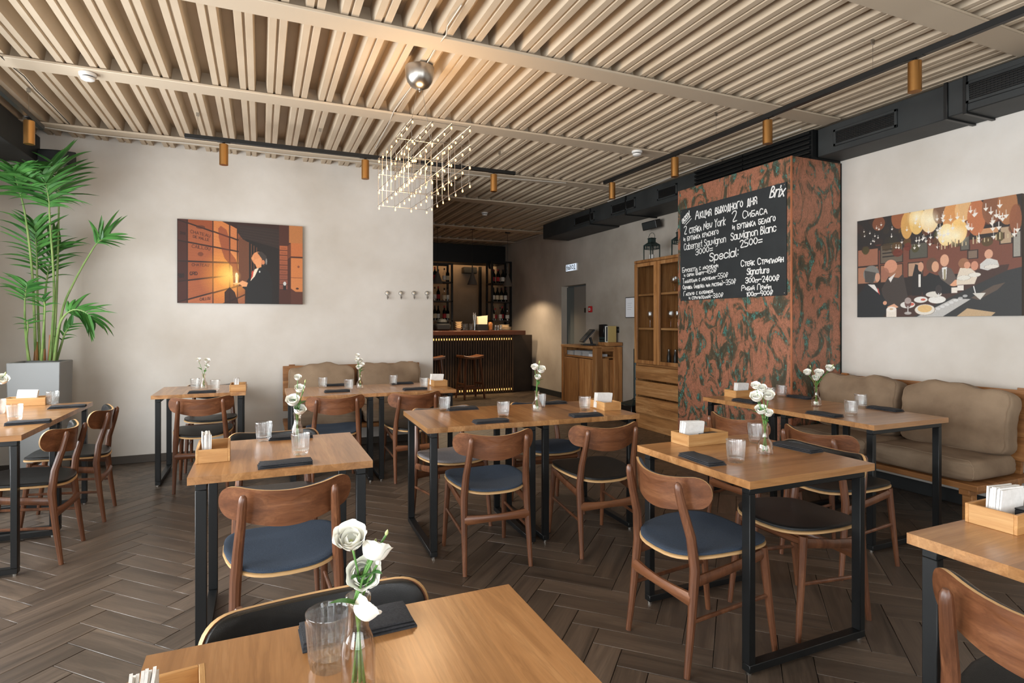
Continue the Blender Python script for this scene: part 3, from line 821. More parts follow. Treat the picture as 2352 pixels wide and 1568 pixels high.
cable('ceiling_cable', 'dark twisted cable above the upper left spotlight', [cz(0, 128, .026), cz(30, 155, .006), cz(55, 175, .010), cz(83, 208, .010), cz(108, 232, .008), cz(120, 243, .012), cz(160, 285, .006)], .0035, 'cable_dark')
cable('ceiling_cable', 'white cable along the top of the right duct', [(4.335, 3.6, 3.04), (4.34, 4.4, 3.035), (4.335, 5.2, 3.03), (4.41, 5.9, 3.035), (4.42, 6.8, 3.03)], .006, 'cable_white')
cable('ceiling_cable', 'white cable along the wall top beside the bar', [(4.90, 8.9, 3.04), (4.92, 9.6, 3.035), (4.91, 10.3, 3.04), (4.92, 11.3, 3.03)], .008, 'cable_white')

# ================================================================== WALL A FITTINGS
hk = MB().lathe([(.0, -.024), (.022, -.022), (.026, -.012), (.022, -.002), (.010, 0), (.010, .0)], 18, axis='y').mesh('hook_knob', M['nickel'])
hk2 = MB().tube([(0, -.008, 0), (0, -.016, -.03), (0, -.02, -.055), (0, -.035, -.068), (0, -.05, -.058), (0, -.054, -.04)], [.006, .0055, .005, .005, .005, .007], 8).mesh('hook_arm', M['nickel'])
hk3 = MB().lathe([(.0, -.018), (.008, -.016), (.008, -.006), (.0, -.004)], 12, axis='y').mesh('hook_cap', M['cream_ceramic'])
for i, px in enumerate((889, 920, 950, 980)):
    q = onY(px, 673, YA)
    r = thing('coat_hook', 'small round metal coat hook, %s from the left of four' % ORD[i], 'coat hook', (q.x, YA, q.z), 0, group='coat hooks on the plaster wall')
    link('hook_knob', hk, r); link('hook_arm', hk2, r); link('hook_cap', hk3, r, (0, -.014, 0))
# wall speaker, upper left
r = thing('box_speaker', 'black curved speaker on the plaster wall above the palm', 'speaker', (-1.68, YA - .10, 2.825))
m = MB(); oc = []
for k in range(9):
    a = -1 + 2 * k / 8
    oc.append((a * .145, -.055 - .03 * (1 - a * a)))
m.prism(oc + [(.12, .05), (-.12, .05)], -.06, .06).build('speaker_cabinet', M['black_plastic'], r, bevel=.006)
m = MB(); ic = [(x * .93, y - .004) for x, y in oc]
m.prism(ic + [(x * .9, y + .02) for x, y in reversed(oc)], -.052, .052).build('speaker_grille', M['duct_black'], r)
MB().bx(-.02, .02, .045, .098, -.02, .02).build('wall_bracket', M['black_steel'], r)

GL = {}
def G(s):
    for it in s.split():
        k, d = it.split(':', 1)
        GL[k] = [[(int(q[i]), int(q[i + 1]) - 2) for i in range(0, len(q), 2)] for q in d.split('|')]
G('А:022842|1434 Б:4808|08023243443505 В:020828373605|05354443320 2'.replace('0 2', '02'))
G('Г:020848 Д:01024241|12183832 Е:48080242|0535 И:08024842 Й:08024842|1939 К:0802|480542 Л:022842 М:0208244842 Н:0208|4842|0545 О:28060422444628 П:02084842 Р:02083847463505 С:4738180604123243 Т:0848|2822 У:0824|4812 Ф:2822|173746443313040617 Х:0842|4802 Ц:08024251|4842 Ч:080645|4842 Ш:08024248|2822 Ы:080222343505|4842 Ь:08023243443505 Я:42481807061545|2502')
G('N:02084248 Y:082548|2522 C:4738180604123243 S:473818070635444332120 3 B:02082837360505|0535444332 02'.replace('120 3', '1203').replace('32 02', '3202'))
G('e:0444453616050312 3243'.replace(' 3243', '3243'))
G('w:0612243246 o:26050322434526 r:0602|041636 k:0802|360432 a:4642|4536160503123243 b:0802|0516364543321203 n:0602|0516364542 t:282332|0636 u:0603123243|4642 v:062246 i:2622|2728 g:46413010|4536160503123243 l:282332 c:4536160503123243 p:0600|0516364543321203 s:453616053443321203 x:0642|4602 y:0622|4610')
G('0:28060422444628 1:162822 2:07183847350242 3:071838474635|15354443321203 4:3832|3804|0444 5:4808053544433202 8:28171625344332120314253637 28'.replace('37 28', '3728'))
G('9:463505061838474632 =:0545|0343 -:0545 (:28160422 ):28460422'.replace('):28460422', '):08262402'))
GL[':'] = [[(2, 4), (2, 4.4)], [(2, 1), (2, 1.4)]]
GL['₽'] = [[(1, 0), (1, 6), (3, 6), (4, 5), (4, 4), (3, 3), (0, 3)], [(0, 1.6), (3, 1.6)]]
def layout(text, small):
    """strokes in unit space: cap height 1; Cyrillic lower case is written as small capitals"""
    x = 0; out = []
    for chh in text:
        if chh == ' ': x += .45; continue
        up = chh.upper(); cyr = 'А' <= up <= 'Я'
        key = up if cyr else chh
        sc_ = (small if (cyr and chh != up) else 1.0) / 6.0
        wdx = .80
        g = GL.get(key)
        if g is None: x += .4; continue
        mxx = max(p[0] for st in g for p in st); mn = min(p[0] for st in g for p in st); mxx -= mn
        jit = random.uniform(-.012, .012)
        for st in g: out.append([(x + (p[0] - mn) * sc_ * wdx, p[1] * sc_ + jit) for p in st])
        x += (mxx * sc_ * wdx) + .17 * (small if cyr and chh != up else 1)
    return out, max(x - .15, .1)
def smooth_st(st):
    if len(st) < 3: return st
    for _ in range(2):
        ns = [st[0]]
        for a, b in zip(st, st[1:]): ns += [(a[0] * .75 + b[0] * .25, a[1] * .75 + b[1] * .25), (a[0] * .25 + b[0] * .75, a[1] * .25 + b[1] * .75)]
        ns.append(st[-1]); st = ns
    return st
G('I:2822 O:28060422444628 H:0208|4842|0545 A:022842|1434 T:0848|2822 E:48080242|0535 U:0803123248 D:0208284643320 2 M:0208244842 L:080242 G:473818060412324434 R:02083847463505|2542'.replace('320 2', '3202'))
# ================================================================== PRINTS (flat colour on canvas)
class Paint:
    def __init__(s, W, Hh, base):
        s.W, s.H = W, Hh; s.x, s.y = np.meshgrid((np.arange(W) + .5) / W, (np.arange(Hh) + .5) / Hh)
        s.a = np.ones((Hh, W, 3)) * np.array(base) / 255.0; s.rng = np.random.RandomState(3)
    def put(s, mask, c, al=1.0):
        c = np.array(c) / 255.0; k = (mask * al)[..., None]; s.a = s.a * (1 - k) + c * k
    def rect(s, x0, y0, x1, y1, c, al=1.0): s.put(((s.x >= x0) & (s.x < x1) & (s.y >= y0) & (s.y < y1)).astype(float), c, al)
    def ell(s, cx, cy, rx, ry, c, al=1.0, soft=0): 
        d = np.sqrt(((s.x - cx) / rx) ** 2 + ((s.y - cy) / ry) ** 2)
        s.put(np.clip((1 - d) / soft, 0, 1) if soft else (d < 1).astype(float), c, al)
    def poly(s, pts, c, al=1.0):
        ins = np.zeros_like(s.x, bool); n = len(pts)
        for i in range(n):
            (x0, y0), (x1, y1) = pts[i], pts[(i + 1) % n]
            if y0 == y1: continue
            cr = ((y0 > s.y) != (y1 > s.y)) & (s.x < (x1 - x0) * (s.y - y0) / (y1 - y0) + x0)
            ins ^= cr
        s.put(ins.astype(float), c, al)
    def line(s, x0, y0, x1, y1, wd, c, al=1.0):
        dx, dy = x1 - x0, y1 - y0; L2 = dx * dx + dy * dy
        t_ = np.clip(((s.x - x0) * dx + (s.y - y0) * dy) / L2, 0, 1)
        d = np.hypot(s.x - x0 - t_ * dx, (s.y - y0 - t_ * dy) * s.H / s.W * 1.0)
        s.put((d < wd).astype(float), c, al)
    def grain(s, amt): s.a = np.clip(s.a * (1 + amt * (s.rng.rand(s.H, s.W, 1) - .5)), 0, 1)
def ptext(P, text, x0, y0, x1, y1, cap, c, wd=.0022):
    st, tw = layout(text, 1.0)
    for q in st:
        pts = [(x0 + u / tw * (x1 - x0), y0 + u / tw * (y1 - y0) - v * cap) for u, v in q]
        for a_, b_ in zip(pts, pts[1:]): P.line(a_[0], a_[1], b_[0] + 1e-6, b_[1] + 1e-6, wd, c, .8)
def print_mesh(name, P, w, h):
    """flat grid in local x (right), z (up), facing -y, coloured per corner"""
    W, Hh = P.W // 2, P.H // 2
    P.a = (P.a[0::2, 0::2] + P.a[1::2, 0::2] + P.a[0::2, 1::2] + P.a[1::2, 1::2]) / 4
    xs = np.linspace(-w / 2, w / 2, W + 1); zs = np.linspace(h / 2, -h / 2, Hh + 1)
    gx, gz = np.meshgrid(xs, zs); v = np.stack([gx, np.zeros_like(gx), gz], -1).reshape(-1, 3)
    i = np.arange(Hh * W); rr_, cc = i // W, i % W; a = rr_ * (W + 1) + cc
    f = np.stack([a, a + W + 1, a + W + 2, a + 1], -1)
    me = bpy.data.meshes.new(name); me.from_pydata(v.tolist(), [], f.tolist())
    at = me.color_attributes.new('print', 'FLOAT_COLOR', 'CORNER')
    c = P.a.reshape(-1, 3); c = np.where(c <= .04045, c / 12.92, ((c + .055) / 1.055) ** 2.4)
    c4 = np.ones((len(c) * 4, 4), np.float32); c4[:, :3] = np.repeat(c, 4, 0)
    at.data.foreach_set('color', c4.ravel())
    t = NT(name + '_print'); at2 = t.node('ShaderNodeVertexColor', layer_name='print'); t.set(Base_Color=at2.outputs[0], Roughness=.55)
    me.materials.append(t.mat)
    return me
# --- print 1: cellar of wooden wine cases, man with a candle
P = Paint(640, 456, (46, 22, 16))
cols = [0, .075, .27, .40, .46, .525]
for ci in range(5):
    x0, x1 = cols[ci], cols[ci + 1]
    for k in range(-1, 6):
        yb = lambda kk, x: .5 + (kk - 2) * .245 * (1 - .9 * x)
        tone = [(74, 36, 26), (158, 84, 48), (196, 116, 58), (190, 112, 62), (140, 78, 46)][ci]
        jt = P.rng.randint(-14, 15)
        P.poly([(x0 + .004, yb(k, x0) + .010), (x1 - .004, yb(k, x1) + .010), (x1 - .004, yb(k + 1, x1) - .008), (x0 + .004, yb(k + 1, x0) - .008)], tuple(np.clip(np.array(tone) + jt, 0, 255)))
        for q in range(5):
            f = (q + P.rng.rand()) / 5; ya = yb(k, x0) * (1 - f) + yb(k + 1, x0) * f; yc = yb(k, x1) * (1 - f) + yb(k + 1, x1) * f
            P.line(x0 + .006, ya, x1 - .006, yc, .0012, tuple(int(t_ * .8) for t_ in tone), .35)
P_tx = (70, 32, 20)
ptext(P, 'CHATEAU', .10, .16, .25, .205, .035, P_tx); ptext(P, 'DE MALLE', .12, .215, .24, .25, .028, P_tx); P.ell(.175, .085, .035, .022, P_tx, .6)
ptext(P, 'CAILLOU', .11, .335, .25, .36, .035, P_tx); P.ell(.175, .41, .022, .026, P_tx, .5); ptext(P, 'CHATEAU', .11, .555, .24, .555, .030, P_tx); ptext(P, 'GRD', .095, .665, .15, .66, .035, (46, 20, 14), .003); ptext(P, '980', .006, .70, .05, .695, .045, (30, 14, 10), .004); ptext(P, '2001', .02, .18, .06, .19, .03, (34, 16, 12))
ptext(P, 'CAILLOU', .17, .97, .25, .955, .03, P_tx)
P.ell(.39, .66, .24, .34, (255, 178, 70), .85, 1.0); P.ell(.40, .65, .12, .17, (255, 214, 110), .9, 1.0)
# bottle-like shadow of the man on the cases
P.poly([(.31, .09), (.33, .055), (.375, .10), (.395, .20), (.40, .36), (.45, .46), (.475, .62), (.43, .80), (.42, .55), (.36, .45), (.34, .36), (.315, .20)], (112, 44, 30), .55)
P.poly([(.36, .86), (.40, .80), (.44, .86), (.47, 1), (.36, 1)], (40, 20, 16), .9)
P.poly([(.46, .03), (.86, .06), (.86, .35), (.66, .40), (.55, .30), (.46, .12)], (44, 32, 28))
for k in range(5): P.line(.48, .06 + .03 * k, .85, .10 + .04 * k, .003, (60, 44, 38), .6)
P.poly([(.525, .20), (.80, .30), (.80, 1), (.525, 1)], (26, 20, 18)); P.poly([(.47, .18), (.55, .24), (.55, .78), (.47, .78)], (104, 62, 40))
for k in range(4): P.line(.55 + .022 * k, .24 + .02 * k, .55 + .022 * k, .72, .003, (120, 74, 46), .8)
P.rect(.80, .0, 1, 1, (70, 34, 24)); P.rect(.885, 0, 1, .22, (176, 112, 62))
for k in range(9):
    P.rect(.805, .26 + k * .062, .872, .26 + k * .062 + .054, (170 - 6 * k, 92 - 3 * k, 54))
    P.line(.815, .29 + k * .062, .86, .29 + k * .062, .002, (90, 44, 28), .7)
P.poly([(.90, .22), (1, .22), (1, .39), (.90, .39)], (186, 106, 58)); P.poly([(.87, .27), (.90, .22), (.90, .39), (.87, .43)], (104, 54, 34))
P.rect(.90, .41, 1, .66, (196, 118, 64)); P.rect(.90, .665, 1, .84, (198, 122, 68)); P.poly([(.90, .80), (.94, .84), (1, .84), (1, 1), (.90, 1)], (84, 44, 32))
P.ell(.955, .80, .013, .012, (60, 30, 22)); P.ell(.965, .52, .01, .015, (130, 70, 44))
P.rect(.835, .72, .86, .82, (30, 24, 24)); P.ell(.848, .74, .013, .025, (200, 200, 196))
# man: jacket, shirt, head, hand, candle
P.poly([(.56, .66), (.60, .57), (.665, .53), (.72, .60), (.745, .74), (.74, 1.0), (.52, 1.0), (.55, .86), (.50, .80), (.53, .74)], (26, 26, 27))
P.poly([(.575, .66), (.60, .57), (.635, .545), (.60, .66), (.565, .72)], (232, 214, 190)); P.poly([(.577, .60), (.592, .58), (.585, .66), (.568, .70)], (196, 70, 52))
P.ell(.632, .435, .055, .085, (214, 140, 92)); P.poly([(.578, .46), (.572, .43), (.59, .40), (.60, .50), (.62, .56), (.655, .54), (.65, .42)], (222, 150, 100))
P.poly([(.62, .36), (.655, .345), (.695, .40), (.70, .47), (.675, .53), (.655, .50), (.66, .44), (.64, .40)], (58, 50, 46)); P.ell(.668, .48, .014, .028, (206, 130, 88))
P.ell(.695, .47, .006, .04, (190, 190, 186), .6)
P.poly([(.47, .745), (.50, .715), (.545, .74), (.535, .79), (.50, .79)], (226, 160, 110)); P.ell(.455, .755, .03, .012, (236, 186, 120))
P.rect(.446, .665, .462, .745, (255, 240, 200)); P.ell(.454, .655, .011, .035, (255, 250, 225)); P.ell(.454, .66, .04, .07, (255, 210, 120), .6, 1.0)
P.ell(.64, .60, .006, .012, (220, 220, 216)); P.grain(.16)
pa = [onY(x, y, 6.47) for x, y in ((408, 501), (697, 521), (693, 700), (406, 694))]
pw = 1.156; ph = .825; pc = ((-.755 + .402) / 2, 0, 1.952)
r = thing('canvas_print', 'canvas print of a man with a candle among wooden wine cases', 'picture', (pc[0], 6.47, pc[2]))
MB().bx(-pw / 2, pw / 2, .002, .028, -ph / 2, ph / 2).build('canvas_block', M['bar_dark'], r)
link('printed_face', print_mesh('cellar_print', P, pw, ph), r)
# --- print 2: crowded bar with hams above and people at the counter
P = Paint(760, 540, (34, 28, 26))
P.rect(0, .33, 1, .62, (112, 62, 46))
for (x0, y0, x1, y1, c) in ((.0, .30, .16, .48, (150, 96, 72)), (.0, .48, .16, .66, (164, 112, 84)), (.17, .28, .33, .47, (96, 84, 70)), (.17, .48, .33, .66, (160, 106, 78)), (.37, .30, .49, .45, (78, 76, 66)), (.36, .48, .46, .62, (178, 140, 112)), (.68, .28, .735, .42, (92, 88, 78)), (.72, .42, .78, .50, (120, 100, 84)), (.89, .25, .955, .40, (176, 150, 120)), (.78, .24, .89, .30, (196, 140, 96)), (.955, .30, 1, .52, (150, 146, 136))):
    P.rect(x0, y0, x1, y1, (44, 32, 28)); P.rect(x0 + .006, y0 + .008, x1 - .006, y1 - .008, c)
for k in range(3): P.line(.19, .33 + .035 * k, .31, .33 + .035 * k, .004, (24, 22, 20))
for k in range(60):
    x, y = P.rng.rand(), .42 * P.rng.rand() ** 1.2 * (1 if True else 1)
    P.ell(x, y * .9, .02 + .015 * P.rng.rand(), .04, (60 + P.rng.randint(50), 38 + P.rng.randint(26), 26), .8)
P.rect(0, 0, .30, .27, (30, 28, 27), .8)
for (x, y, rx, ry, c) in ((.16, .06, .045, .07, (120, 66, 40)), (.30, .03, .05, .11, (150, 84, 48)), (.355, .12, .04, .13, (214, 160, 84)), (.42, .08, .05, .14, (236, 192, 110)), (.50, .10, .055, .12, (244, 214, 160)), (.56, .05, .04, .10, (120, 84, 60)), (.63, .12, .05, .16, (220, 150, 84)), (.70, .06, .05, .10, (230, 180, 120)), (.77, .14, .05, .16, (190, 110, 66)), (.85, .08, .05, .14, (130, 80, 52)), (.93, .08, .05, .16, (170, 110, 66)), (.60, .26, .05, .10, (250, 220, 150)), (.67, .24, .05, .11, (246, 200, 120)), (.97, .20, .03, .12, (140, 80, 50))):
    P.ell(x, y, rx, ry, c, .95)
for (x, y) in ((.50, .10), (.60, .25), (.66, .28), (.42, .05)): P.ell(x, y, .07, .10, (255, 246, 214), .9, 1.0)
for k in range(70):       # white drip cups
    x = .05 + .93 * P.rng.rand(); y = .06 + .30 * P.rng.rand() * (1 - .25 * abs(x - .6)); z = .5 + .7 * x
    P.poly([(x - .013 * z, y), (x + .013 * z, y), (x, y + .028 * z)], (236, 230, 220)); P.line(x, y - .035 * z, x, y, .0016 * z, (240, 236, 228))
for k in range(22): P.rect(.55 + .02 * k, .33 + .02 * math.sin(k) - .0008 * k, .556 + .02 * k, .39 - .002 * k, (200, 180, 140) if k % 3 else (70, 40, 30))
# counter
P.poly([(.20, 1), (.36, .80), (.56, .74), (.80, .58), (.94, .57), (.93, .62), (.75, .74), (.52, .90), (.40, 1)], (62, 40, 34))
P.poly([(.40, 1), (.52, .90), (.75, .74), (.93, .62), (1, .60), (1, 1)], (40, 42, 43)); P.poly([(.42, 1), (.64, .84), (.74, .85), (.58, 1)], (186, 184, 180))
for k in range(9): P.ell(.50 + .026 * k, .965 - .018 * k, .014, .012, (226, 226, 224), .7)
P.poly([(.66, 1), (.72, .93), (.87, .97), (.85, 1)], (190, 160, 122)); P.poly([(.74, .84), (.86, .74), (.92, .72), (.88, .78), (.78, .86)], (84, 70, 60)); P.line(.755, .74, .765, .80, .003, (230, 228, 224)); P.poly([(.75, .80), (.82, .80), (.79, .86)], (214, 210, 200))
# people
P.poly([(.30, .62), (.33, .58), (.36, .80), (.34, .92), (.20, .92), (.18, .72), (.23, .60)], (58, 50, 46)); P.ell(.245, .50, .045, .065, (206, 142, 112)); P.poly([(.23, .62), (.28, .57), (.245, .66)], (226, 220, 214)); P.ell(.205, .57, .03, .06, (150, 96, 78), .7)
P.poly([(.0, .78), (.07, .66), (.15, .68), (.21, .84), (.24, .92), (.18, 1), (0, 1)], (28, 32, 35)); P.ell(.105, .56, .058, .085, (120, 118, 112)); P.poly([(.055, .52), (.14, .55), (.12, .66), (.06, .64)], (70, 66, 62)); P.ell(.152, .60, .018, .045, (206, 150, 122)); P.poly([(.08, .665), (.13, .67), (.17, .77), (.15, .75)], (226, 222, 216)); P.poly([(.15, .70), (.16, .72), (.17, .78), (.155, .75)], (196, 70, 60))
P.poly([(.22, .90), (.27, .87), (.30, .905), (.25, .925)], (222, 166, 132)); P.ell(.205, .86, .014, .02, (216, 156, 122))
P.poly([(.39, .62), (.41, .50), (.44, .52), (.46, .64), (.45, .80), (.39, .80)], (30, 28, 28)); P.ell(.445, .53, .018, .045, (204, 150, 120)); P.rect(.43, .60, .445, .72, (226, 222, 214))
P.poly([(.45, .66), (.50, .59), (.57, .64), (.62, .72), (.66, .73), (.64, .79), (.46, .80)], (26, 28, 30)); P.ell(.515, .52, .035, .065, (92, 66, 50)); P.ell(.535, .54, .022, .05, (214, 158, 124)); P.ell(.645, .70, .03, .03, (222, 160, 122))
P.poly([(.55, .60), (.585, .54), (.63, .57), (.66, .66), (.62, .72), (.57, .66)], (92, 80, 74)); P.ell(.59, .49, .026, .055, (218, 162, 130)); P.poly([(.575, .555), (.605, .55), (.60, .66), (.58, .66)], (226, 224, 220)); P.rect(.585, .57, .597, .67, (150, 140, 110))
P.poly([(.66, .66), (.68, .57), (.74, .58), (.78, .64), (.76, .72), (.66, .72)], (222, 208, 188)); P.ell(.70, .53, .03, .045, (150, 100, 70)); P.ell(.72, .55, .018, .03, (214, 150, 118)); P.ell(.76, .56, .02, .04, (206, 140, 112))
P.poly([(.79, .55), (.83, .50), (.88, .53), (.89, .58), (.83, .61), (.79, .59)], (206, 204, 198)); P.ell(.835, .47, .022, .04, (214, 158, 128))
# plates, glasses, rolls
for (x, y, rx, ry, c) in ((.36, .885, .05, .034, (224, 222, 216)), (.445, .84, .045, .03, (226, 224, 218)), (.545, .845, .055, .036, (230, 228, 222)), (.525, .795, .05, .028, (220, 216, 206)), (.47, .935, .065, .052, (226, 220, 208)), (.70, .66, .04, .022, (226, 222, 210)), (.76, .64, .035, .02, (226, 222, 210)), (.85, .58, .04, .018, (222, 216, 206))):
    P.ell(x, y, rx, ry, (120, 104, 92)); P.ell(x, y, rx * .95, ry * .95, c)
P.ell(.47, .925, .045, .035, (224, 184, 122)); P.ell(.46, .84, .015, .01, (200, 90, 70)); P.ell(.385, .88, .018, .014, (206, 96, 80))
P.ell(.362, .865, .022, .05, (90, 60, 56), .9); P.ell(.362, .845, .022, .03, (214, 206, 200), .6); P.line(.362, .90, .362, .955, .003, (232, 232, 230)); P.ell(.362, .965, .024, .014, (206, 204, 200), .8)
P.ell(.555, .755, .02, .045, (50, 44, 44), .95); P.line(.555, .79, .553, .82, .0025, (226, 226, 224))
P.rect(.215, .925, .285, 1, (232, 222, 208)); P.ell(.25, .925, .035, .026, (240, 232, 222)); P.ell(.25, .922, .013, .009, (206, 176, 140)); P.rect(.63, .74, .665, .79, (234, 226, 214)); P.rect(.665, .725, .70, .77, (232, 224, 214))
P.a = P.a * .93 + .05; P.grain(.14)
p2w, p2h = 1.172, .828
r = thing('canvas_print', 'canvas print of a crowded bar counter under hanging hams', 'picture', (XB1 - .03, 2.772, 1.805), -PI / 2)
MB().bx(-p2w / 2, p2w / 2, .002, .028, -p2h / 2, p2h / 2).build('canvas_block', M['bar_dark'], r)
link('printed_face', print_mesh('bar_print', P, p2w, p2h), r)

# ================================================================== CHALKBOARD
def write(name, text, p0, p1, cap, par, width, mat, small=.66, slant=0.0, y=-.0006):
    """text from p0 to p1 (baseline ends in board metres), cap height in metres, on the plane local x-z"""
    st, tw = layout(text, small)
    dx, dz = p1[0] - p0[0], p1[1] - p0[1]; L = math.hypot(dx, dz); ex, ez = dx / L, dz / L
    m = MB()
    for si, s in enumerate(st):
        yy = y - .00012 * (si % 7)
        pts = [(u / tw * L + slant * v * cap, v * cap) for u, v in smooth_st(s)]
        pts = [(p0[0] + u * ex - v * ez * .0, p0[1] + u * ez + v) for u, v in pts]
        n = len(pts); vs = []
        for i, (a, b) in enumerate(pts):
            q, q2 = pts[max(i - 1, 0)], pts[min(i + 1, n - 1)]
            tx, tz = q2[0] - q[0], q2[1] - q[1]; tl = math.hypot(tx, tz) or 1
            if i == 0: a -= tx / tl * width * .4; b -= tz / tl * width * .4
            if i == n - 1: a += tx / tl * width * .4; b += tz / tl * width * .4
            vs += [(a - tz / tl * width / 2, yy, b + tx / tl * width / 2), (a + tz / tl * width / 2, yy, b - tx / tl * width / 2)]
        m.add(vs, [(2 * i, 2 * i + 1, 2 * i + 3, 2 * i + 2) for i in range(n - 1)])
    return m.build(name, mat, par, smooth=False)
BX = CXF - .010
by0, by1, bz0, bz1 = 4.934, 3.575, 1.580, 2.552
bw_, bh_ = by0 - by1, bz1 - bz0
r = thing('chalkboard', 'black menu board with white handwritten Russian specials on the copper column', 'chalkboard', (BX, (by0 + by1) / 2, (bz0 + bz1) / 2), -PI / 2)
MB().bx(-bw_ / 2, bw_ / 2, 0, .010, -bh_ / 2, bh_ / 2).build('board_panel', M['chalkboard'], r, bevel=.0015)
for sx in (-1, 1):
    for sz in (-1, 1): MB().lathe([(.0, -.002), (.006, -.001), (.006, .001)], 10, axis='y', c=(sx * (bw_ / 2 - .02), 0, sz * (bh_ / 2 - .02))).build('screw', M['nickel'], r)
def bl(cx, cy):
    q = onX(1550 + cx / 4.9, 400 + cy / 4.9, BX); return ((by0 + by1) / 2 - q.y, q.z - (bz0 + bz1) / 2)
LT = [('Акция выходного дня', 232, 508, 918, 330, 118, .58, .013, 0), ('2 стейка', 105, 678, 297, 636, 90, .62, .011, 0), ('New York', 325, 625, 568, 570, 86, .6, .011, .05), ('и бутылка красного', 100, 758, 490, 672, 66, .68, .009, 0), ('Cabernet Sauvignon', 105, 855, 575, 762, 70, .6, .009, 0), ('3000=', 235, 912, 428, 866, 68, .6, .010, 0),
      ('2', 645, 540, 698, 520, 116, 1, .012, 0), ('Сибаса', 765, 500, 1037, 440, 82, .78, .011, 0), ('и бутылка белого', 650, 630, 1130, 526, 74, .72, .011, 0), ('Sauvignon Blanc', 632, 745, 1140, 640, 80, .6, .011, 0), ('2500=', 735, 828, 985, 772, 80, .6, .012, 0), ('Special:', 392, 978, 712, 918, 86, .6, .013, .05),
      ('Брускетта с лисичками', 85, 1108, 485, 1046, 54, .62, .008, 0), ('и сыром Шавру-450₽', 105, 1156, 468, 1103, 46, .62, .008, 0), ('Тальятелли с лисичками-550₽', 88, 1228, 598, 1160, 52, .62, .008, 0), ('Окрошка (индейка или ростбиф)-350₽', 90, 1298, 686, 1233, 52, .60, .008, 0), ('Гаспачо с клубникой', 100, 1368, 428, 1334, 50, .6, .008, 0), ('и страчателлой-380₽', 160, 1410, 545, 1382, 46, .64, .008, 0),
      ('Стейк Стриплойн', 745, 1038, 1220, 984, 68, .66, .011, 0), ('Signature', 812, 1130, 1060, 1108, 66, .6, .011, .08), ('300гр-2400₽', 797, 1226, 1175, 1198, 62, .5, .011, 0), ('Рибай Прайм', 752, 1310, 1080, 1288, 60, .62, .010, 0), ('100гр-900₽', 810, 1376, 1103, 1358, 54, .5, .010, 0)]
for tx, x0, y0, x1, y1, cp, sm_, wd, sl in LT:
    dd = onX(1550 + x0 / 4.9, 400 + y0 / 4.9, BX); dd = dd.x * SN + dd.y * CS
    write('lettering', tx, bl(x0, y0), bl(x1, y1), cp / 4.9 * dd / FPX, r, wd * .85, M['chalk'], sm_, sl)
write('lettering', 'Brix', bl(1068, 262), bl(1228, 246), .094, r, .0125, M['chalk'], .6, .28)
m0, m1 = bl(88, 548), bl(182, 440)
write('emblem', 'easy', (m0[0], m0[1] - .01), (m1[0] - .015, m1[1] - .01), .075, r, .011, M['chalk'], .6, -.3)
for off in (.0, .028):
    a, b = bl(105, 560), bl(180, 470); MB().tube([(a[0] + off, -.001, a[1] - off * .4), (b[0] + off * .4, -.001, b[1] - off)], .0035, 5).build('emblem_stroke', M['chalk'], r)

# ---- exit sign, fire alarm, notice, speaker on the far right wall
q0, q1 = onX(1305, 622, XB2), onX(1326, 606, XB2)
r = thing('exit_sign', 'lit white exit sign lettered in Cyrillic above the lift door', 'sign', (XB2 - .03, (q0.y + q1.y) / 2, (q0.z + q1.z) / 2), -PI / 2)
MB().bx(-.19, .19, 0, .03, -.065, .065).build('sign_box', M['white_plastic'], r, bevel=.006)
MB().bx(-.18, .18, -.003, 0, -.056, .056).build('lit_face', M['exit_glow'], r)
write('lettering', 'ВЫХОД', (-.155, -.035), (.15, -.035), .075, r, .014, M['door_frame_grey'], 1, 0, -.0045)
q = onX(1358, 710, XB2)
r = thing('fire_alarm', 'red fire alarm call point right of the lift door', 'alarm', (XB2 - .035, q.y, q.z), -PI / 2)
MB().bx(-.045, .045, 0, .033, -.05, .05).build('alarm_box', M['red_plastic'], r, bevel=.006)
MB().bx(-.022, .022, -.002, .0, -.022, .022).build('push_plate', M['white_plastic'], r)
MB().bx(-.010, .010, -.004, -.002, -.010, .010).build('push_button', M['black_plastic'], r)
q = onX(1449, 706, XB2)
r = thing('framed_notice', 'white paper notice in a thin black frame beside the cabinet', 'notice', (XB2 - .015, q.y, q.z), -PI / 2)
MB().bx(-.115, .115, 0, .014, -.15, .15).build('frame', M['black_plastic'], r); MB().bx(-.105, .105, -.001, 0, -.14, .14).build('sheet', M['paper'], r)
for k in range(4): MB().bx(-.06, .05 - .02 * (k % 2), -.0016, -.001, .06 - .03 * k, .064 - .03 * k).build('text_line', M['paper_grey'], r)
q = onX(1498, 516, XB2 - .12)
r = thing('box_speaker', 'small black speaker on the wall above the lanterns', 'speaker', (XB2 - .12, q.y, q.z), -PI / 2)
MB().prism([(-.15, -.06), (.15, -.06), (.13, .05), (-.13, .05)], -.055, .055).build('speaker_cabinet', M['black_plastic'], r, rot=(R(14), 0, 0), bevel=.008)
MB().bx(-.135, .135, -.066, -.060, -.046, .046).build('speaker_grille', M['duct_black'], r, rot=(R(14), 0, 0), bevel=.002)
MB().bx(-.02, .02, .04, .118, -.02, .02).build('wall_bracket', M['black_steel'], r)
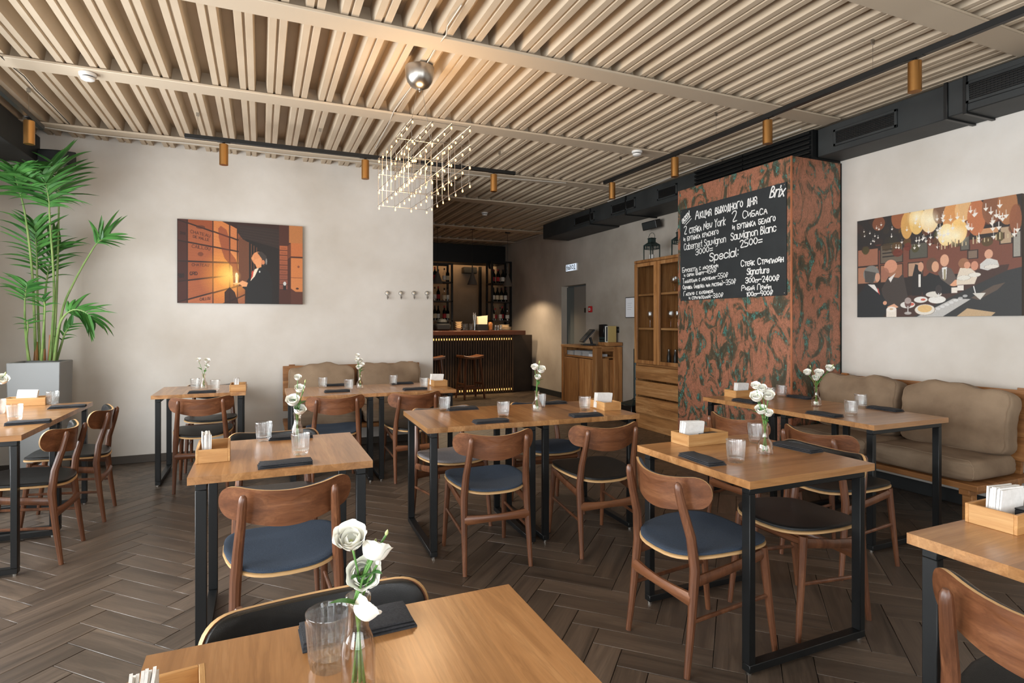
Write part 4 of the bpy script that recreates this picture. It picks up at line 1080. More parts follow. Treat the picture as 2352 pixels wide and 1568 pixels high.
# ================================================================== DISPLAY CABINET
KX, KY0, KY1, KZ = 4.42, 5.20, 6.18, 2.14
r = thing('display_cabinet', 'tall oak cabinet with glass doors and drawers beside the copper column', 'cabinet', (KX, 0, 0))
W_c = M['cabinet_wood']; W_x = M['cabinet_wood_x']; dK = XB2 - .02 - KX
def kb(name, x0, x1, y0, y1, z0, z1, mat=None, par=None, bv=.003):
    c = ((x0 + x1) / 2, (y0 + y1) / 2, (z0 + z1) / 2)
    return MB().bx(x0 - c[0], x1 - c[0], y0 - c[1], y1 - c[1], z0 - c[2], z1 - c[2]).build(name, mat or W_c, par or r, loc=c, bevel=bv)
kb('side_panel', .03, dK, KY1 - .03, KY1, 0, KZ); kb('side_panel', .03, dK, KY0, KY0 + .03, 0, KZ)
kb('top_panel', 0, dK, KY0, KY1, KZ - .035, KZ); kb('back_panel', dK - .02, dK, KY0 + .03, KY1 - .03, .1, KZ - .03)
kb('middle_panel', .03, dK - .02, (KY0 + KY1) / 2 + .03, (KY0 + KY1) / 2 + .055, .83, KZ - .03)
for z in (.80, 1.255, 1.685): kb('shelf', .035, dK - .02, KY0 + .03, KY1 - .03, z, z + .028, M['cabinet_wood_y'])
ym = 5.728
for (a, b) in ((ym + .004, KY1 - .002), (KY0 + .002, ym - .004)):
    dr = kb('door', 0, .03, b - .05, b, .83, KZ - .04)
    for (y0, y1, z0, z1) in ((a, a + .05, .83, KZ - .04), (a + .05, b - .05, .83, .875), (a + .05, b - .05, KZ - .085, KZ - .04)):
        q = MB().bx(0 - dr.location[0], .03 - dr.location[0], y0 - dr.location[1], y1 - dr.location[1], z0 - dr.location[2], z1 - dr.location[2]).build('door_rail', W_c, dr, bevel=.003)
    MB().bx(.012 - dr.location[0], .016 - dr.location[0], a + .05 - dr.location[1], b - .05 - dr.location[1], .875 - dr.location[2], KZ - .085 - dr.location[2]).build('glass_pane', M['pane_glass'], dr)
for i, (z0, z1, ex) in enumerate(((.636, .80, .0), (.430, .612, -.008), (.205, .408, -.016))):
    d_ = kb('drawer', ex, .03, KY0 + .01, KY1 - .03 - .01 * i, z0, z1, M['cabinet_wood_y'])
    d_.rotation_euler = (0, 0, 0)
kb('kick_board', .03, .05, KY0 + .01, KY1 - .03, .0, .195, M['cabinet_wood_y'])
# glassware inside
def wine_glass(h, rb):
    return MB().lathe([(.0, 0), (.030, .001), (.031, .003), (.004, .008), (.0032, .02), (.0032, h * .48), (.012, h * .52), (rb * .85, h * .62), (rb, h * .74), (rb * .86, h), (rb * .84, h), (rb * .97, h * .74), (rb * .8, h * .63), (.0, h * .53)], 14).mesh('wine_glass', M['clear_glass'])
g_w = wine_glass(.21, .038); g_b = wine_glass(.20, .055)
def cab_item(name, me, y, x, z, label, cat, grp, parts=()):
    rr = thing(name, label, cat, (KX + x, y, z), 0, group=grp)
    link(name + '_body' if name != 'wine_glass' else 'bowl_and_stem', me, rr)
    for nm, m2 in parts: link(nm, m2, rr)
    return rr
k = 0
for j, y in enumerate((6.06, 5.98, 5.90, 5.82)): cab_item('wine_glass', g_w, y, .16 + .07 * (j % 2), 1.283, 'clear wine glass on the middle cabinet shelf, %s behind the left door' % ORD[j], 'wine glass', 'wine glasses in the cabinet')
for j, y in enumerate((5.64, 5.575, 5.51, 5.445, 5.38, 5.315)): cab_item('wine_glass', g_w, y, .15 + .08 * (j % 2), 1.283, 'clear wine glass on the middle cabinet shelf, %s behind the right door' % ORD[j], 'wine glass', 'wine glasses in the cabinet')
cab_item('wine_glass', g_b, 5.84, .2, 1.713, 'round bowled glass on the top shelf behind the left door', 'wine glass', 'balloon glasses in the cabinet')
for j, y in enumerate((5.63, 5.50, 5.37)): cab_item('wine_glass', g_b, y, .2, 1.713, 'round bowled glass on the top shelf, %s behind the right door' % ORD[j], 'wine glass', 'balloon glasses in the cabinet')
pb = MB().lathe([(.0, 0), (.024, 0), (.026, .01), (.026, .11), (.018, .14), (.014, .165), (.0, .168)], 14).mesh('bottle_body', M['black_plastic'])
pc_ = MB().lathe([(.014, .160), (.016, .165), (.016, .19), (.0, .195)], 12).mesh('cap', M['nickel'])
for j, y in enumerate((5.66, 5.60, 5.54, 5.48, 5.42, 5.36)): cab_item('bottle', pb, y, .14 + .05 * (j % 2), .828, 'small black bottle on the lowest glazed cabinet shelf, %s from the left' % ORD[j], 'bottle', 'black bottles in the cabinet', [('cap', pc_)])
rr = thing('dried_flowers', 'orange dried flowers on the middle shelf behind the left door', 'flowers', (KX + .30, 6.0, 1.283), 0)
MB().lathe([(.0, 0), (.03, 0), (.034, .05), (.02, .10), (.018, .14)], 14).build('jar', M['amber_glass'], rr)
for j in range(7):
    a = j * .9; MB().tube([(0, 0, .08), (.02 * math.cos(a), .02 * math.sin(a), .2), (.07 * math.cos(a), .09 * math.sin(a), .26 + .03 * (j % 3))], .002, 5).build('stalk', M['cabinet_wood'], rr)
    MB().lathe([(.0, -.012), (.016, -.004), (.02, .008), (.0, .016)], 8, c=(.07 * math.cos(a), .09 * math.sin(a), .26 + .03 * (j % 3))).build('seed_head', plain('dried_orange', (190, 110, 60), .7) if 'dried_orange' not in M else M['dried_orange'], rr)
# lanterns on top
def lantern(y, label):
    rr = thing('lantern', label, 'lantern', (KX + .16, y, KZ), 0, group='metal candle lanterns on the cabinet')
    g = M['dark_green_metal']; s = .07
    MB().bx(-s, s, -s, s, 0, .012).build('base', g, rr, bevel=.002)
    for sx in (-1, 1):
        for sy in (-1, 1): MB().bx(sx * s - .005, sx * s + .005, sy * s - .005, sy * s + .005, .012, .20).build('corner_post', g, rr)
    m = MB()
    for z in (.145, .19):
        for sy in (-1, 1): m.bx(-s, s, sy * s - .003, sy * s + .003, z, z + .008); m.bx(sy * s - .003, sy * s + .003, -s, s, z, z + .008)
    for kx in range(-2, 3):
        for sy in (-1, 1): m.bx(kx * .026 - .003, kx * .026 + .003, sy * s - .002, sy * s + .002, .145, .19); m.bx(sy * s - .002, sy * s + .002, kx * .026 - .003, kx * .026 + .003, .145, .19)
    m.build('lattice', g, rr, smooth=False)
    MB().lathe([(.10, .198), (.102, .202), (.05, .235), (.05, .275), (.06, .279), (.045, .29), (.0, .295)], 4).build('roof', g, rr, smooth=False, rot=(0, 0, PI / 4))
    MB().tube([(0, -.055, .27), (0, -.062, .31), (0, -.04, .345), (0, 0, .358), (0, .04, .345), (0, .062, .31), (0, .055, .27)], .003, 6).build('handle', g, rr)
    MB().lathe([(.0, .012), (.03, .012), (.03, .075), (.026, .078), (.0, .076)], 18).build('candle', M['white_plastic'], rr)
lantern(onX(1497, 590, KX + .16).y, 'dark metal candle lantern on the cabinet, the whole one in view')
lantern(onX(1563, 580, KX + .16).y, 'dark metal candle lantern on the cabinet, half hidden by the column')

# ================================================================== HOST STATION
SX, SY0, SY1, SZ = 4.49, 7.20, 8.25, 1.00
r = thing('host_station', 'oak host counter with two doors between lift and cabinet', 'counter', (SX, 0, 0)); dK = XB2 - .015 - SX
kb('door', 0, .03, SY0 + .53, SY1 - .08, .06, .80); kb('door', 0, .03, SY0 + .12, SY0 + .50, .06, .80)
kb('corner_post', -.01, .10, SY0, SY0 + .1, 0, SZ - .03); kb('corner_post', -.01, .06, SY1 - .06, SY1, 0, SZ - .03)
kb('top_board', -.015, dK - .12, SY0 + .1, SY1 + .01, SZ - .04, SZ, M['cabinet_wood_y'])
kb('raised_top', .20, dK, SY0 - .01, SY0 + .28, SZ + .001, SZ + .055, M['cabinet_wood_x'])
kb('shelf_board', .02, dK, SY0 + .1, SY1 - .06, .81, .84, M['cabinet_wood_y'])
kb('side_board', .10, .22, SY0 + .012, SY0 + .035, 0, .82); kb('side_board', .215, .30, SY0 + .02, SY0 + .04, 0, .80); kb('side_board', .30, dK, SY0 - .004, SY0 + .03, .10, SZ - .01)
kb('side_rail', .10, .32, SY0 + .004, SY0 + .03, .92, SZ - .005, M['cabinet_wood_x'])
kb('back_panel', dK - .03, dK, SY0 + .03, SY1, .05, .96)
kb('far_side_panel', .02, dK - .03, SY1 - .03, SY1, .05, .96)
for j, (y, n, c) in enumerate(((8.08, 7, 'paper_grey'), (7.84, 8, 'paper_grey'), (7.60, 8, 'paper_grey'), (7.42, 4, 'paper'))):
    rr = thing('menu_stack', 'pile of grey printed menus on the host counter shelf, %s from the left' % ORD[j], 'papers', (SX + .16, y, .84), 0, group='menus in the host counter')
    for q in range(n): MB().bx(-.11, .11, -.09, .09, q * .0095, q * .0095 + .008).build('menu', M[c], rr, rot=(0, 0, random.uniform(-.06, .06)))
# terminal, router, book
q = onX(1355, 790, SX + .18)
rr = thing('pos_terminal', 'black till screen tilted on the host counter', 'till', (SX + .16, q.y + .02, SZ), R(-20))
MB().bx(-.10, .10, -.12, .12, 0, .02).build('stand_base', M['black_plastic'], rr, bevel=.005); MB().tube([(.06, 0, .02), (.03, 0, .12)], .02, 8).build('stand_neck', M['black_plastic'], rr)
sc_ = MB().bx(-.012, .012, -.18, .18, -.13, .13).build('display', M['black_plastic'], rr, loc=(-.02, 0, .145), rot=(0, R(42), 0), bevel=.006)
MB().bx(-.0135, -.0125, -.16, .16, -.11, .11).build('screen', M['screen_dark'], sc_)
rr = thing('card_printer', 'dark green receipt printer behind the till screen', 'printer', (SX + .33, q.y - .22, SZ), 0)
MB().bx(-.07, .07, -.09, .09, 0, .13).build('printer_body', M['dark_green_metal'], rr, bevel=.012); MB().bx(-.071, -.068, -.07, .07, .085, .10).build('paper_slot', M['nickel'], rr)
rr = thing('router_box', 'black slim box standing at the wall above the till', 'box', (XB2 - .06, q.y - .02, SZ + .12), 0)
MB().bx(-.03, .03, -.07, .07, 0, .20).build('box_body', M['black_plastic'], rr, bevel=.006); MB().bx(.0, .058, -.03, .03, .05, .10).build('wall_plate', M['black_steel'], rr)
rr = thing('socket_strip', 'black double power socket on the wall right of the slim box', 'socket', (XB2 - .02, q.y - .30, 1.24), -PI / 2)
MB().bx(-.085, .085, 0, .02, -.045, .045).build('socket_plate', M['black_plastic'], rr, bevel=.004)
for sx in (-.04, .04): MB().lathe([(.022, -.002), (.024, 0), (.018, .004)], 14, axis='y', c=(sx, 0, 0)).build('socket', M['duct_black'], rr)
rr = thing('book', 'thick gold and white book standing on the host counter', 'book', (SX + .33, SY0 + .13, SZ + .055), 0)
MB().bx(-.07, .07, -.028, .028, .006, .236).build('pages', M['paper'], rr); MB().bx(-.075, .075, -.034, -.028, 0, .242).build('cover', M['gold_print'], rr); MB().bx(-.075, .075, .028, .034, 0, .242).build('cover', M['gold_print'], rr); MB().bx(-.081, -.074, -.034, .034, 0, .242).build('spine', M['label_white'], rr)
MB().bx(-.0825, -.081, -.033, -.002, .012, .23).build('spine_print', M['black_plastic'], rr)
rr = thing('metal_bin', 'dark green metal bin on the floor beside the cabinet', 'bin', (4.74, 6.62, 0), 0)
MB().prism([(-.15, -.14), (.15, -.14), (.15, .14), (-.15, .14)], 0, .22).build('bin_body', M['black_steel'], rr, bevel=.01); MB().lathe([(.20, .22), (.205, .232), (.03, .285), (.0, .288)], 4).build('bin_lid', M['dark_green_metal'], rr, rot=(0, 0, PI / 4), smooth=False)
rr = thing('steel_pole', 'dark green pole standing on the bin at the cabinet side', 'pole', (4.76, 6.62, .283), 0)
MB().lathe([(.03, 0), (.03, .70), (.0, .71)], 14).build('pole_tube', M['dark_green_metal'], rr); MB().lathe([(.045, 0), (.045, .012), (.03, .02)], 14).build('pole_collar', M['dark_green_metal'], rr)

# ================================================================== BAR
BX0, BX1, BY = 2.15, 4.48, 10.20
r = thing('bar_counter', 'dark slatted bar counter with glowing strips and brown top', 'bar counter')
MB().bx(BX0, BX1, BY + .03, BY + .55, 0, 1.115).build('bar_body', M['bar_dark'], r, bevel=.003)
MB().bx(BX0 - .1, BX1 + .19, BY - .16, BY + .62, 1.115, 1.20).build('bar_worktop', M['bar_top'], r, bevel=.006)
sl = MB().bx(-.015, .015, -.014, .012, .02, 1.11).mesh('slat', M['bar_slat'], bevel=.002)
ns = int((BX1 - BX0) / .05)
for j in range(ns + 1): link('slat', sl, r, (BX1 - .015 - j * .05, BY + .01, 0))
MB().bx(BX0, BX1 - .03, BY + .0245, BY + .0295, 1.02, 1.055).build('glow_strip', M['led_glow'], r); MB().bx(BX0, BX1 - .03, BY + .0245, BY + .0295, .05, .085).build('glow_strip', M['led_glow'], r)
o = MB().bx(BX1 + .02, XB2 - .002, BY + .14, BY + .20, 0, 1.11).build('bar_gate', M['bar_dark'], bevel=.004); tag(o, 'dark brown half height panel closing the bar off at the wall', 'panel')
def stool(x, y, rz, label):
    rr = thing('bar_stool', label, 'bar stool', (x, y, 0), rz, group='wooden bar stools')
    def sh(u, v_):
        a, b = (u - .5) * 2, (v_ - .5) * 2
        return (a * .205, b * .15, .745 + .03 * a * a)
    m = MB().grid(sh, 12, 6); n = len(m.v)
    m.add([(x_, y_, z_ - .045) for x_, y_, z_ in m.v], [tuple(reversed(f)) for f in m.f[:72]])
    def bd(i, j): return j * 13 + i
    ring = [bd(i, 0) for i in range(13)] + [bd(12, j) for j in range(1, 7)] + [bd(i, 6) for i in range(11, -1, -1)] + [bd(0, j) for j in range(5, 0, -1)]
    for a, b in zip(ring, ring[1:] + ring[:1]): m.f.append((a, a + n, b + n, b)); m.m.append(0)
    m.build('seat', M['walnut_x'], rr, bevel=.006)
    L4 = []
    for sx in (-1, 1):
        for sy in (-1, 1): MB().tube([(sx * .20, sy * .17, 0), (sx * .135, sy * .105, .735)], [.018, .024], 8).build('leg', M['walnut'], rr)
    for sy in (-1, 1): MB().tube([(-.185, sy * .153, .19), (.185, sy * .153, .19)], .013, 8, flat=1.8).build('foot_rail', M['walnut_x'], rr)
    for sx in (-1, 1): MB().tube([(sx * .178, -.148, .26), (sx * .178, .148, .26)], .012, 8, flat=1.8).build('foot_rail', M['walnut_x'], rr)
    return rr
q = onY(1080, 820, 9.72); stool(q.x, 9.72, R(8), 'wooden bar stool standing whole before the bar')
q = onY(992, 820, 9.72); stool(q.x, 9.72, R(-6), 'wooden bar stool half hidden by the plaster wall end')
for j, (px, y) in enumerate(((1005, 9.82), (1085, 9.83), (1166, 9.95))):
    q = onY(px, 600, y)
    rr = thing('pendant_lamp', 'grey cone pendant lamp over the bar, %s of three' % ('leftmost', 'middle', 'rightmost')[j], 'pendant lamp', (q.x, y, 0), 0, group='pendants over the bar')
    MB().lathe([(.0, ZC - .025), (.05, ZC - .025), (.05, ZC + .002), (.0, ZC + .004)], 16).build('ceiling_rose', M['black_steel'], rr)
    MB().tube([(0, 0, 2.36), (0, 0, ZC - .02)], .004, 6).build('cord', M['black_steel'], rr)
    MB().lathe([(.090, 2.035), (.092, 2.04), (.045, 2.17), (.014, 2.27), (.011, 2.38), (.0, 2.385)], 22).build('shade', M['concrete_shade'], rr)
    MB().lathe([(.0, 2.048), (.078, 2.048), (.078, 2.052), (.0, 2.052)], 18).build('diffuser', M['pendant_glow'], rr)
    l = bpy.data.lights.new('pendant_bulb', 'SPOT'); l.energy = 80; l.color = (1, .74, .48); l.spot_size = R(146); l.spot_blend = .35; l.shadow_soft_size = .06
    o = bpy.data.objects.new('pendant_bulb', l); COL.objects.link(o); o.parent = rr; o.location = (0, 0, 2.03)
# shelves and bottles
def shelf_unit(label, x0, x1, y0, y1, zs, zt):
    rr = thing('bottle_shelf', label, 'shelf', (0, 0, 0), 0)
    for x in (x0, x1):
        for y in (y0, y1): MB().bx(x - .02, x + .02, y - .02, y + .02, 0, zt).build('upright', M['black_steel'], rr)
    for y in (y0, y1): MB().bx(x0, x1, y - .015, y + .015, zt - .03, zt).build('top_rail', M['black_steel'], rr)
    for z in zs: MB().bx(x0 - .02, x1 + .02, y0 - .02, y1 + .02, z - .03, z).build('shelf_board', M['bar_dark'], rr, bevel=.002)
YS = 11.35
xl0, xl1 = onY(985, 600, YS).x, onY(1038, 600, YS).x; xr0, xr1 = onY(1130, 600, YS).x, XB2 - .03
zz = [HC + (HY - v) * (4.0 * SN + YS * CS) / FPX for v in (735, 691, 648)]
shelf_unit('black steel bottle shelf behind the bar, left one', xl0, xl1, YS, YS + .30, zz, HC + (HY - 604) * (3.4 * SN + YS * CS) / FPX)
shelf_unit('black steel bottle shelf behind the bar, right one by the wall', xr0, xr1, YS, YS + .30, zz, HC + (HY - 600) * (4.7 * SN + YS * CS) / FPX)
def bottle_me(h, rb, neck, mat):
    return MB().lathe([(.0, 0), (rb, 0), (rb, h * neck), (rb * .8, h * (neck + .06)), (rb * .36, h * (neck + .16)), (rb * .34, h * .9), (.0, h * .9)], 14).mesh('bottle_glass', mat)
bts = [(bottle_me(.30, .038, .60, M['wine_glass_green']), 'dark wine bottle'), (bottle_me(.26, .045, .55, M['amber_glass']), 'amber spirit bottle'), (bottle_me(.28, .036, .62, M['clear_glass']), 'clear spirit bottle')]
hb = [.30, .26, .28]; rb = [.038, .045, .036]
def bottle(x, y, z, kind, lab, label):
    rr = thing('bottle', label, 'bottle', (x, y, z), 0, group='bottles on the bar shelves')
    link('bottle_glass', bts[kind][0], rr)
    h, q = hb[kind], rb[kind]
    MB().lathe([(q + .0012, h * .14), (q + .0012, h * .44)], 14).build('label_band', M[lab], rr)
    MB().lathe([(q * .40, h * .86), (q * .40, h), (.0, h)], 10).build('cap', M['label_red' if lab == 'label_red' else 'black_plastic'], rr)
labs = ['label_cream', 'label_white', 'label_red', 'label_cream', 'label_white', 'label_cream', 'label_red', 'label_cream', 'label_white']
rown = ['lowest', 'middle', 'upper']
for ri, z in enumerate(zz):
    n_l = 4
    for j in range(n_l):
        x = xl0 + (xl1 - xl0) * (.36 + .62 * j / (n_l - 1)) - .03
        bottle(x, YS + .07 + .10 * (j % 2), z, (1, 2, 0)[(j + ri) % 3] if ri else 0, labs[(j + ri) % 9], 'bottle on the %s board of the left bar shelf, %s from left' % (rown[ri], ORD[j]))
    n_r = (5, 8, 7)[ri]
    for j in range(n_r):
        x = xr0 + .05 + (xr1 - xr0 - .1) * j / (n_r - 1)
        bottle(x, YS + .06 + .09 * (j % 2), z, 0 if ri else (j % 3), labs[(j * 2 + ri) % 9], 'bottle on the %s board of the right bar shelf, %s from left' % (rown[ri], ORD[j]))
rr = thing('box_speaker', 'black box speaker on the brown wall behind the bar', 'speaker', (onY(1081, 600, 12.4).x, YF - .10, 2.55), 0)
MB().bx(-.16, .16, -.09, .08, -.07, .07).build('speaker_cabinet', M['black_plastic'], rr, bevel=.01); MB().bx(-.15, .15, -.094, -.09, -.06, .06).build('speaker_grille', M['duct_black'], rr); MB().bx(-.03, .03, .08, .098, -.03, .03).build('wall_bracket', M['black_steel'], rr)
o = MB().bx(onY(1102, 600, 12.45).x - .03, onY(1102, 600, 12.45).x + .03, 12.40, 12.46, 0, 2.64).build('steel_post', M['black_steel'], bevel=.003); tag(o, 'black steel post on the brown wall behind the bar', 'post')
rr = thing('security_camera', 'small black dome camera under the bulkhead', 'camera', (onY(1127, 572, 11.78).x, 11.80, 2.58), 0)
MB().lathe([(.0, -.05), (.03, -.04), (.045, -.01), (.05, .02), (.05, .06), (.0, .06)], 16).build('dome', M['black_plastic'], rr); MB().lathe([(.0, -.052), (.012, -.05), (.012, -.045)], 10).build('lens', M['nickel'], rr)
# things on the bar top
ZB = 1.20
def bx_(px): return onY(px, 760, 10.35).x
rr = thing('coffee_grinder', 'black rounded machine at the left end of the bar top', 'machine', (bx_(1020), 10.5, ZB)); MB().bx(-.15, .15, -.12, .12, 0, .14).build('machine_body', M['black_plastic'], rr, bevel=.03); MB().lathe([(.08, .14), (.10, .16), (.09, .21), (.0, .23)], 16).build('hopper', M['duct_black'], rr)
rr = thing('cup_stack', 'stack of cream bowls on the bar top', 'bowls', (bx_(1059), 10.5, ZB))
for j in range(4): MB().lathe([(.03, j * .04), (.075, j * .04 + .05), (.078, j * .04 + .052), (.07, j * .04 + .05), (.0, j * .04 + .01)], 18).build('bowl', M['cream_ceramic'], rr)
for j, px in enumerate((1064, 1072, 1080)):
    rr = thing('bar_tumbler', 'clear tumbler on the bar top, %s of three in a row' % ORD[j], 'glass', (bx_(px), 10.3 + .05 * (j % 2), ZB), 0, group='tumblers on the bar'); MB().lathe([(.0, .004), (.028, 0), (.034, .13), (.032, .13), (.026, .01), (.0, .01)], 14).build('tumbler_wall', M['clear_glass'], rr); MB().lathe([(.0, .012), (.026, .012), (.030, .07), (.0, .07)], 12).build('ice', M['clear_glass'], rr)
rr = thing('straw_jar', 'tall glass jar with straws on the bar top', 'jar', (bx_(1092), 10.4, ZB)); MB().lathe([(.0, 0), (.04, 0), (.04, .20), (.036, .20), (.036, .01), (.0, .01)], 14).build('jar_glass', M['clear_glass'], rr)
for j in range(7): MB().tube([(0, 0, .02), (.028 * math.cos(j), .028 * math.sin(j), .30 + .02 * (j % 3))], .004, 5).build('straw', M['nickel'], rr)
rr = thing('napkin_caddy', 'black caddy holding folded paper on the bar top', 'caddy', (bx_(1109), 10.4, ZB)); MB().bx(-.11, .11, -.06, .06, 0, .12).build('caddy_box', M['black_plastic'], rr, bevel=.006)
for j in range(5): MB().prism([(-.09, .10), (.09, .10), (.10, .29 - .01 * j), (-.095, .27)], -.05 + .02 * j, -.045 + .02 * j, 'y').build('paper_fan', M['label_cream'], rr)
for j, px in enumerate((1135, 1141, 1147)):
    rr = thing('shaker_jar', 'small steel topped jar on the bar top, %s of three' % ORD[j], 'jar', (bx_(px), 10.28, ZB), 0, group='small jars on the bar'); MB().lathe([(.0, 0), (.024, 0), (.024, .07), (.0, .07)], 12).build('jar_body', M['clear_glass'], rr); MB().lathe([(.025, .07), (.025, .10), (.0, .105)], 12).build('jar_lid', M['nickel'], rr)
rr = thing('cookie_jar', 'round jar of brown biscuits on the bar top', 'jar', (bx_(1128), 10.4, ZB)); MB().lathe([(.0, 0), (.05, 0), (.055, .14), (.052, .14), (.045, .01), (.0, .01)], 14).build('jar_glass', M['clear_glass'], rr); MB().lathe([(.0, .012), (.045, .012), (.05, .13), (.03, .16), (.0, .165)], 10).build('biscuits', M['amber_liquid'], rr)
for j in range(5):
    rr = thing('plate', 'cream plate in the pile at the bar top end, %s from the bottom' % ORD[j], 'plate', (bx_(1163 if j < 3 else 1160), 10.4, ZB + j * .022), 0, group='plates on the bar'); MB().lathe([(.0, .004), (.06, 0), (.125 - .02 * (j > 2), .018), (.125 - .02 * (j > 2), .0215), (.06, .008), (.0, .008)], 22).build('plate_dish', M['cream_ceramic'], rr)

# ================================================================== PALM
PX0, PX1, PY0, PY1, PZ = -1.912, -1.551, 5.955, 6.318, 1.013
r = thing('planter', 'tall square grey planter before the plaster wall corner', 'planter', ((PX0 + PX1) / 2, (PY0 + PY1) / 2, 0))
hw = (PX1 - PX0) / 2
m = MB(); b_ = hw * .90; q = hw - .022
vs = [(-b_, -b_, 0), (b_, -b_, 0), (b_, b_, 0), (-b_, b_, 0), (-hw, -hw, PZ), (hw, -hw, PZ), (hw, hw, PZ), (-hw, hw, PZ), (-q, -q, PZ), (q, -q, PZ), (q, q, PZ), (-q, q, PZ), (-q, -q, PZ - .08), (q, -q, PZ - .08), (q, q, PZ - .08), (-q, q, PZ - .08)]
m.add(vs, [(3, 2, 1, 0)] + [(a, (a + 1) % 4, 4 + (a + 1) % 4, 4 + a) for a in range(4)] + [(4 + a, 4 + (a + 1) % 4, 8 + (a + 1) % 4, 8 + a) for a in range(4)] + [(8 + a, 8 + (a + 1) % 4, 12 + (a + 1) % 4, 12 + a) for a in range(4)])
m.build('planter_shell', M['planter_grey'], r, bevel=.006)
MB().bx(-q, q, -q, q, PZ - .10, PZ - .035).build('soil', M['soil'], r)
pal = thing('palm_plant', 'tall green kentia palm growing in the grey planter', 'plant', ((PX0 + PX1) / 2, (PY0 + PY1) / 2, PZ - .035))
pc0 = Vector(pal.location)
def pl(x, y, Y): return onY(x / 2.613, 330 + y / 2.613, Y) - pc0
rnd = random.Random(5)
leaf_cache = []
def blade(L, wd, droop, cup):
    """one leaflet along +x, curving down in -z"""
    m = MB(); N = 7; vs = []
    for i in range(N + 1):
        t_ = i / N; x = L * (t_ - .12 * droop * t_ ** 3); z = -L * droop * .55 * t_ ** 2.2
        w_ = wd * (min(1, t_ * 6 + .25)) * (1 - t_ ** 2.6) + .0006
        vs += [(x, -w_, z + cup * w_), (x, 0, z), (x, w_, z + cup * w_)]
    fs = []
    for i in range(N): fs += [(3 * i, 3 * i + 1, 3 * i + 4, 3 * i + 3), (3 * i + 1, 3 * i + 2, 3 * i + 5, 3 * i + 4)]
    return m.add(vs, fs).mesh('leaflet', M['palm_leaf'])
for L in (.16, .22, .28, .34):
    for dr in (.25, .7): leaf_cache.append((L, dr, blade(L, .0150 + .017 * L, dr, .45)))
def frond(pts, i0, n, Lmax, droop, side=None, spread=62, yaw=0.0):
    """stem through pts; leaflets from fraction i0 of the length to the tip"""
    pts = [Vector(p) for p in pts]; sm = [pts[0]]
    for k in range(len(pts) - 1):
        p0, p1, p2, p3 = pts[max(k - 1, 0)], pts[k], pts[k + 1], pts[min(k + 2, len(pts) - 1)]
        for q_ in range(1, 7):
            t_ = q_ / 6; sm.append(.5 * ((2 * p1) + (p2 - p0) * t_ + (2 * p0 - 5 * p1 + 4 * p2 - p3) * t_ ** 2 + (3 * p1 - p0 - 3 * p2 + p3) * t_ ** 3))
    nn = len(sm)
    st = MB().tube(sm, [.010 * (1 - .82 * i / (nn - 1)) + .0012 for i in range(nn)], 7).build('frond', M['palm_stem'], pal)
    for k in range(n):
        for s in (-1, 1):
            if side and s != side and k % 3: continue
            f = i0 + (1 - i0) * (k + (.25 if s > 0 else 0)) / n; fi = f * (nn - 1); i = min(int(fi), nn - 2); p = sm[i].lerp(sm[i + 1], fi - i)
            tg = (sm[i + 1] - sm[i]).normalized()
            fr = Vector((math.sin(yaw), -math.cos(yaw), 0)); sv = tg.cross(fr).normalized() * s
            u = (f - i0) / (1 - i0); ang = R(spread * (1 - .55 * u) + rnd.uniform(-11, 11))
            d_ = (tg * math.cos(ang) + sv * math.sin(ang) + fr * rnd.uniform(-.10, .34) + Vector((0, 0, rnd.uniform(-.12, .10)))).normalized()
            Lw = Lmax * (.62 + .75 * u * (1 - u) * 2) * rnd.uniform(.78, 1.15) * (1 - .35 * max(0, u - .8) / .2)
            c = min(leaf_cache, key=lambda q_: abs(q_[0] - Lw) + abs(q_[1] - (droop if rnd.random() < .7 else .95 - droop)) * .02)
            if (pc0 + p + d_ * Lw).y > YA - .03: d_ = (d_ - Vector((0, .6 * ((pc0 + p + d_ * Lw).y - YA + .05) / Lw + .15, 0))).normalized()
            if (pc0 + p + d_ * Lw).x < XL + .06: d_ = (d_ + Vector((.5, -.2, 0))).normalized()
            tp_ = pc0 + p + d_ * Lw
            if tp_.z > 2.73 and tp_.x < -1.80: d_ = (d_ - Vector((0, 0, (tp_.z - 2.73) / Lw + .12))).normalized()
            up = Vector((0, 0, 1)) if abs(d_.z) < .95 else fr
            yv = up.cross(d_).normalized(); zv = d_.cross(yv); zv = (zv * .8 - fr * .35 * (1 if zv.dot(fr) < 0 else -1)).normalized(); yv = zv.cross(d_).normalized(); zv = d_.cross(yv)
            o = link('leaflet', c[2], st)
            o.matrix_local = Matrix.Translation(p) @ Matrix((d_, yv, zv)).transposed().to_4x4() @ Matrix.Scale(Lw / c[0], 4)
b = lambda x, Y: pl(x, 1300, Y)
frond([b(215, 6.15), pl(195, 800, 6.05), pl(150, 420, 5.95), pl(105, 250, 5.90), pl(84, 170, 5.84)], .62, 18, .33, .7, spread=70)
frond([b(300, 6.12), pl(325, 900, 6.05), pl(300, 470, 5.95), pl(292, 330, 5.9), pl(262, 190, 5.86)], .62, 17, .34, .7, spread=74)
frond([b(320, 6.2), pl(340, 900, 6.2), pl(352, 450, 6.18), pl(348, 250, 6.15), pl(310, 110, 6.12)], .60, 17, .34, .7, spread=76)
frond([b(330, 6.14), pl(375, 1000, 6.1), pl(450, 820, 6.08), pl(540, 660, 6.05), pl(590, 590, 6.03), pl(650, 555, 6.02)], .76, 8, .27, .35, spread=50)
frond([b(325, 6.1), pl(360, 1080, 6.02), pl(430, 1000, 5.95), pl(510, 1010, 5.92), pl(560, 1060, 5.9)], .42, 13, .25, .7, spread=52)
frond([b(172, 6.1), pl(152, 1100, 6.02), pl(150, 940, 5.98), pl(162, 840, 5.95)], .66, 10, .23, .7, spread=74)
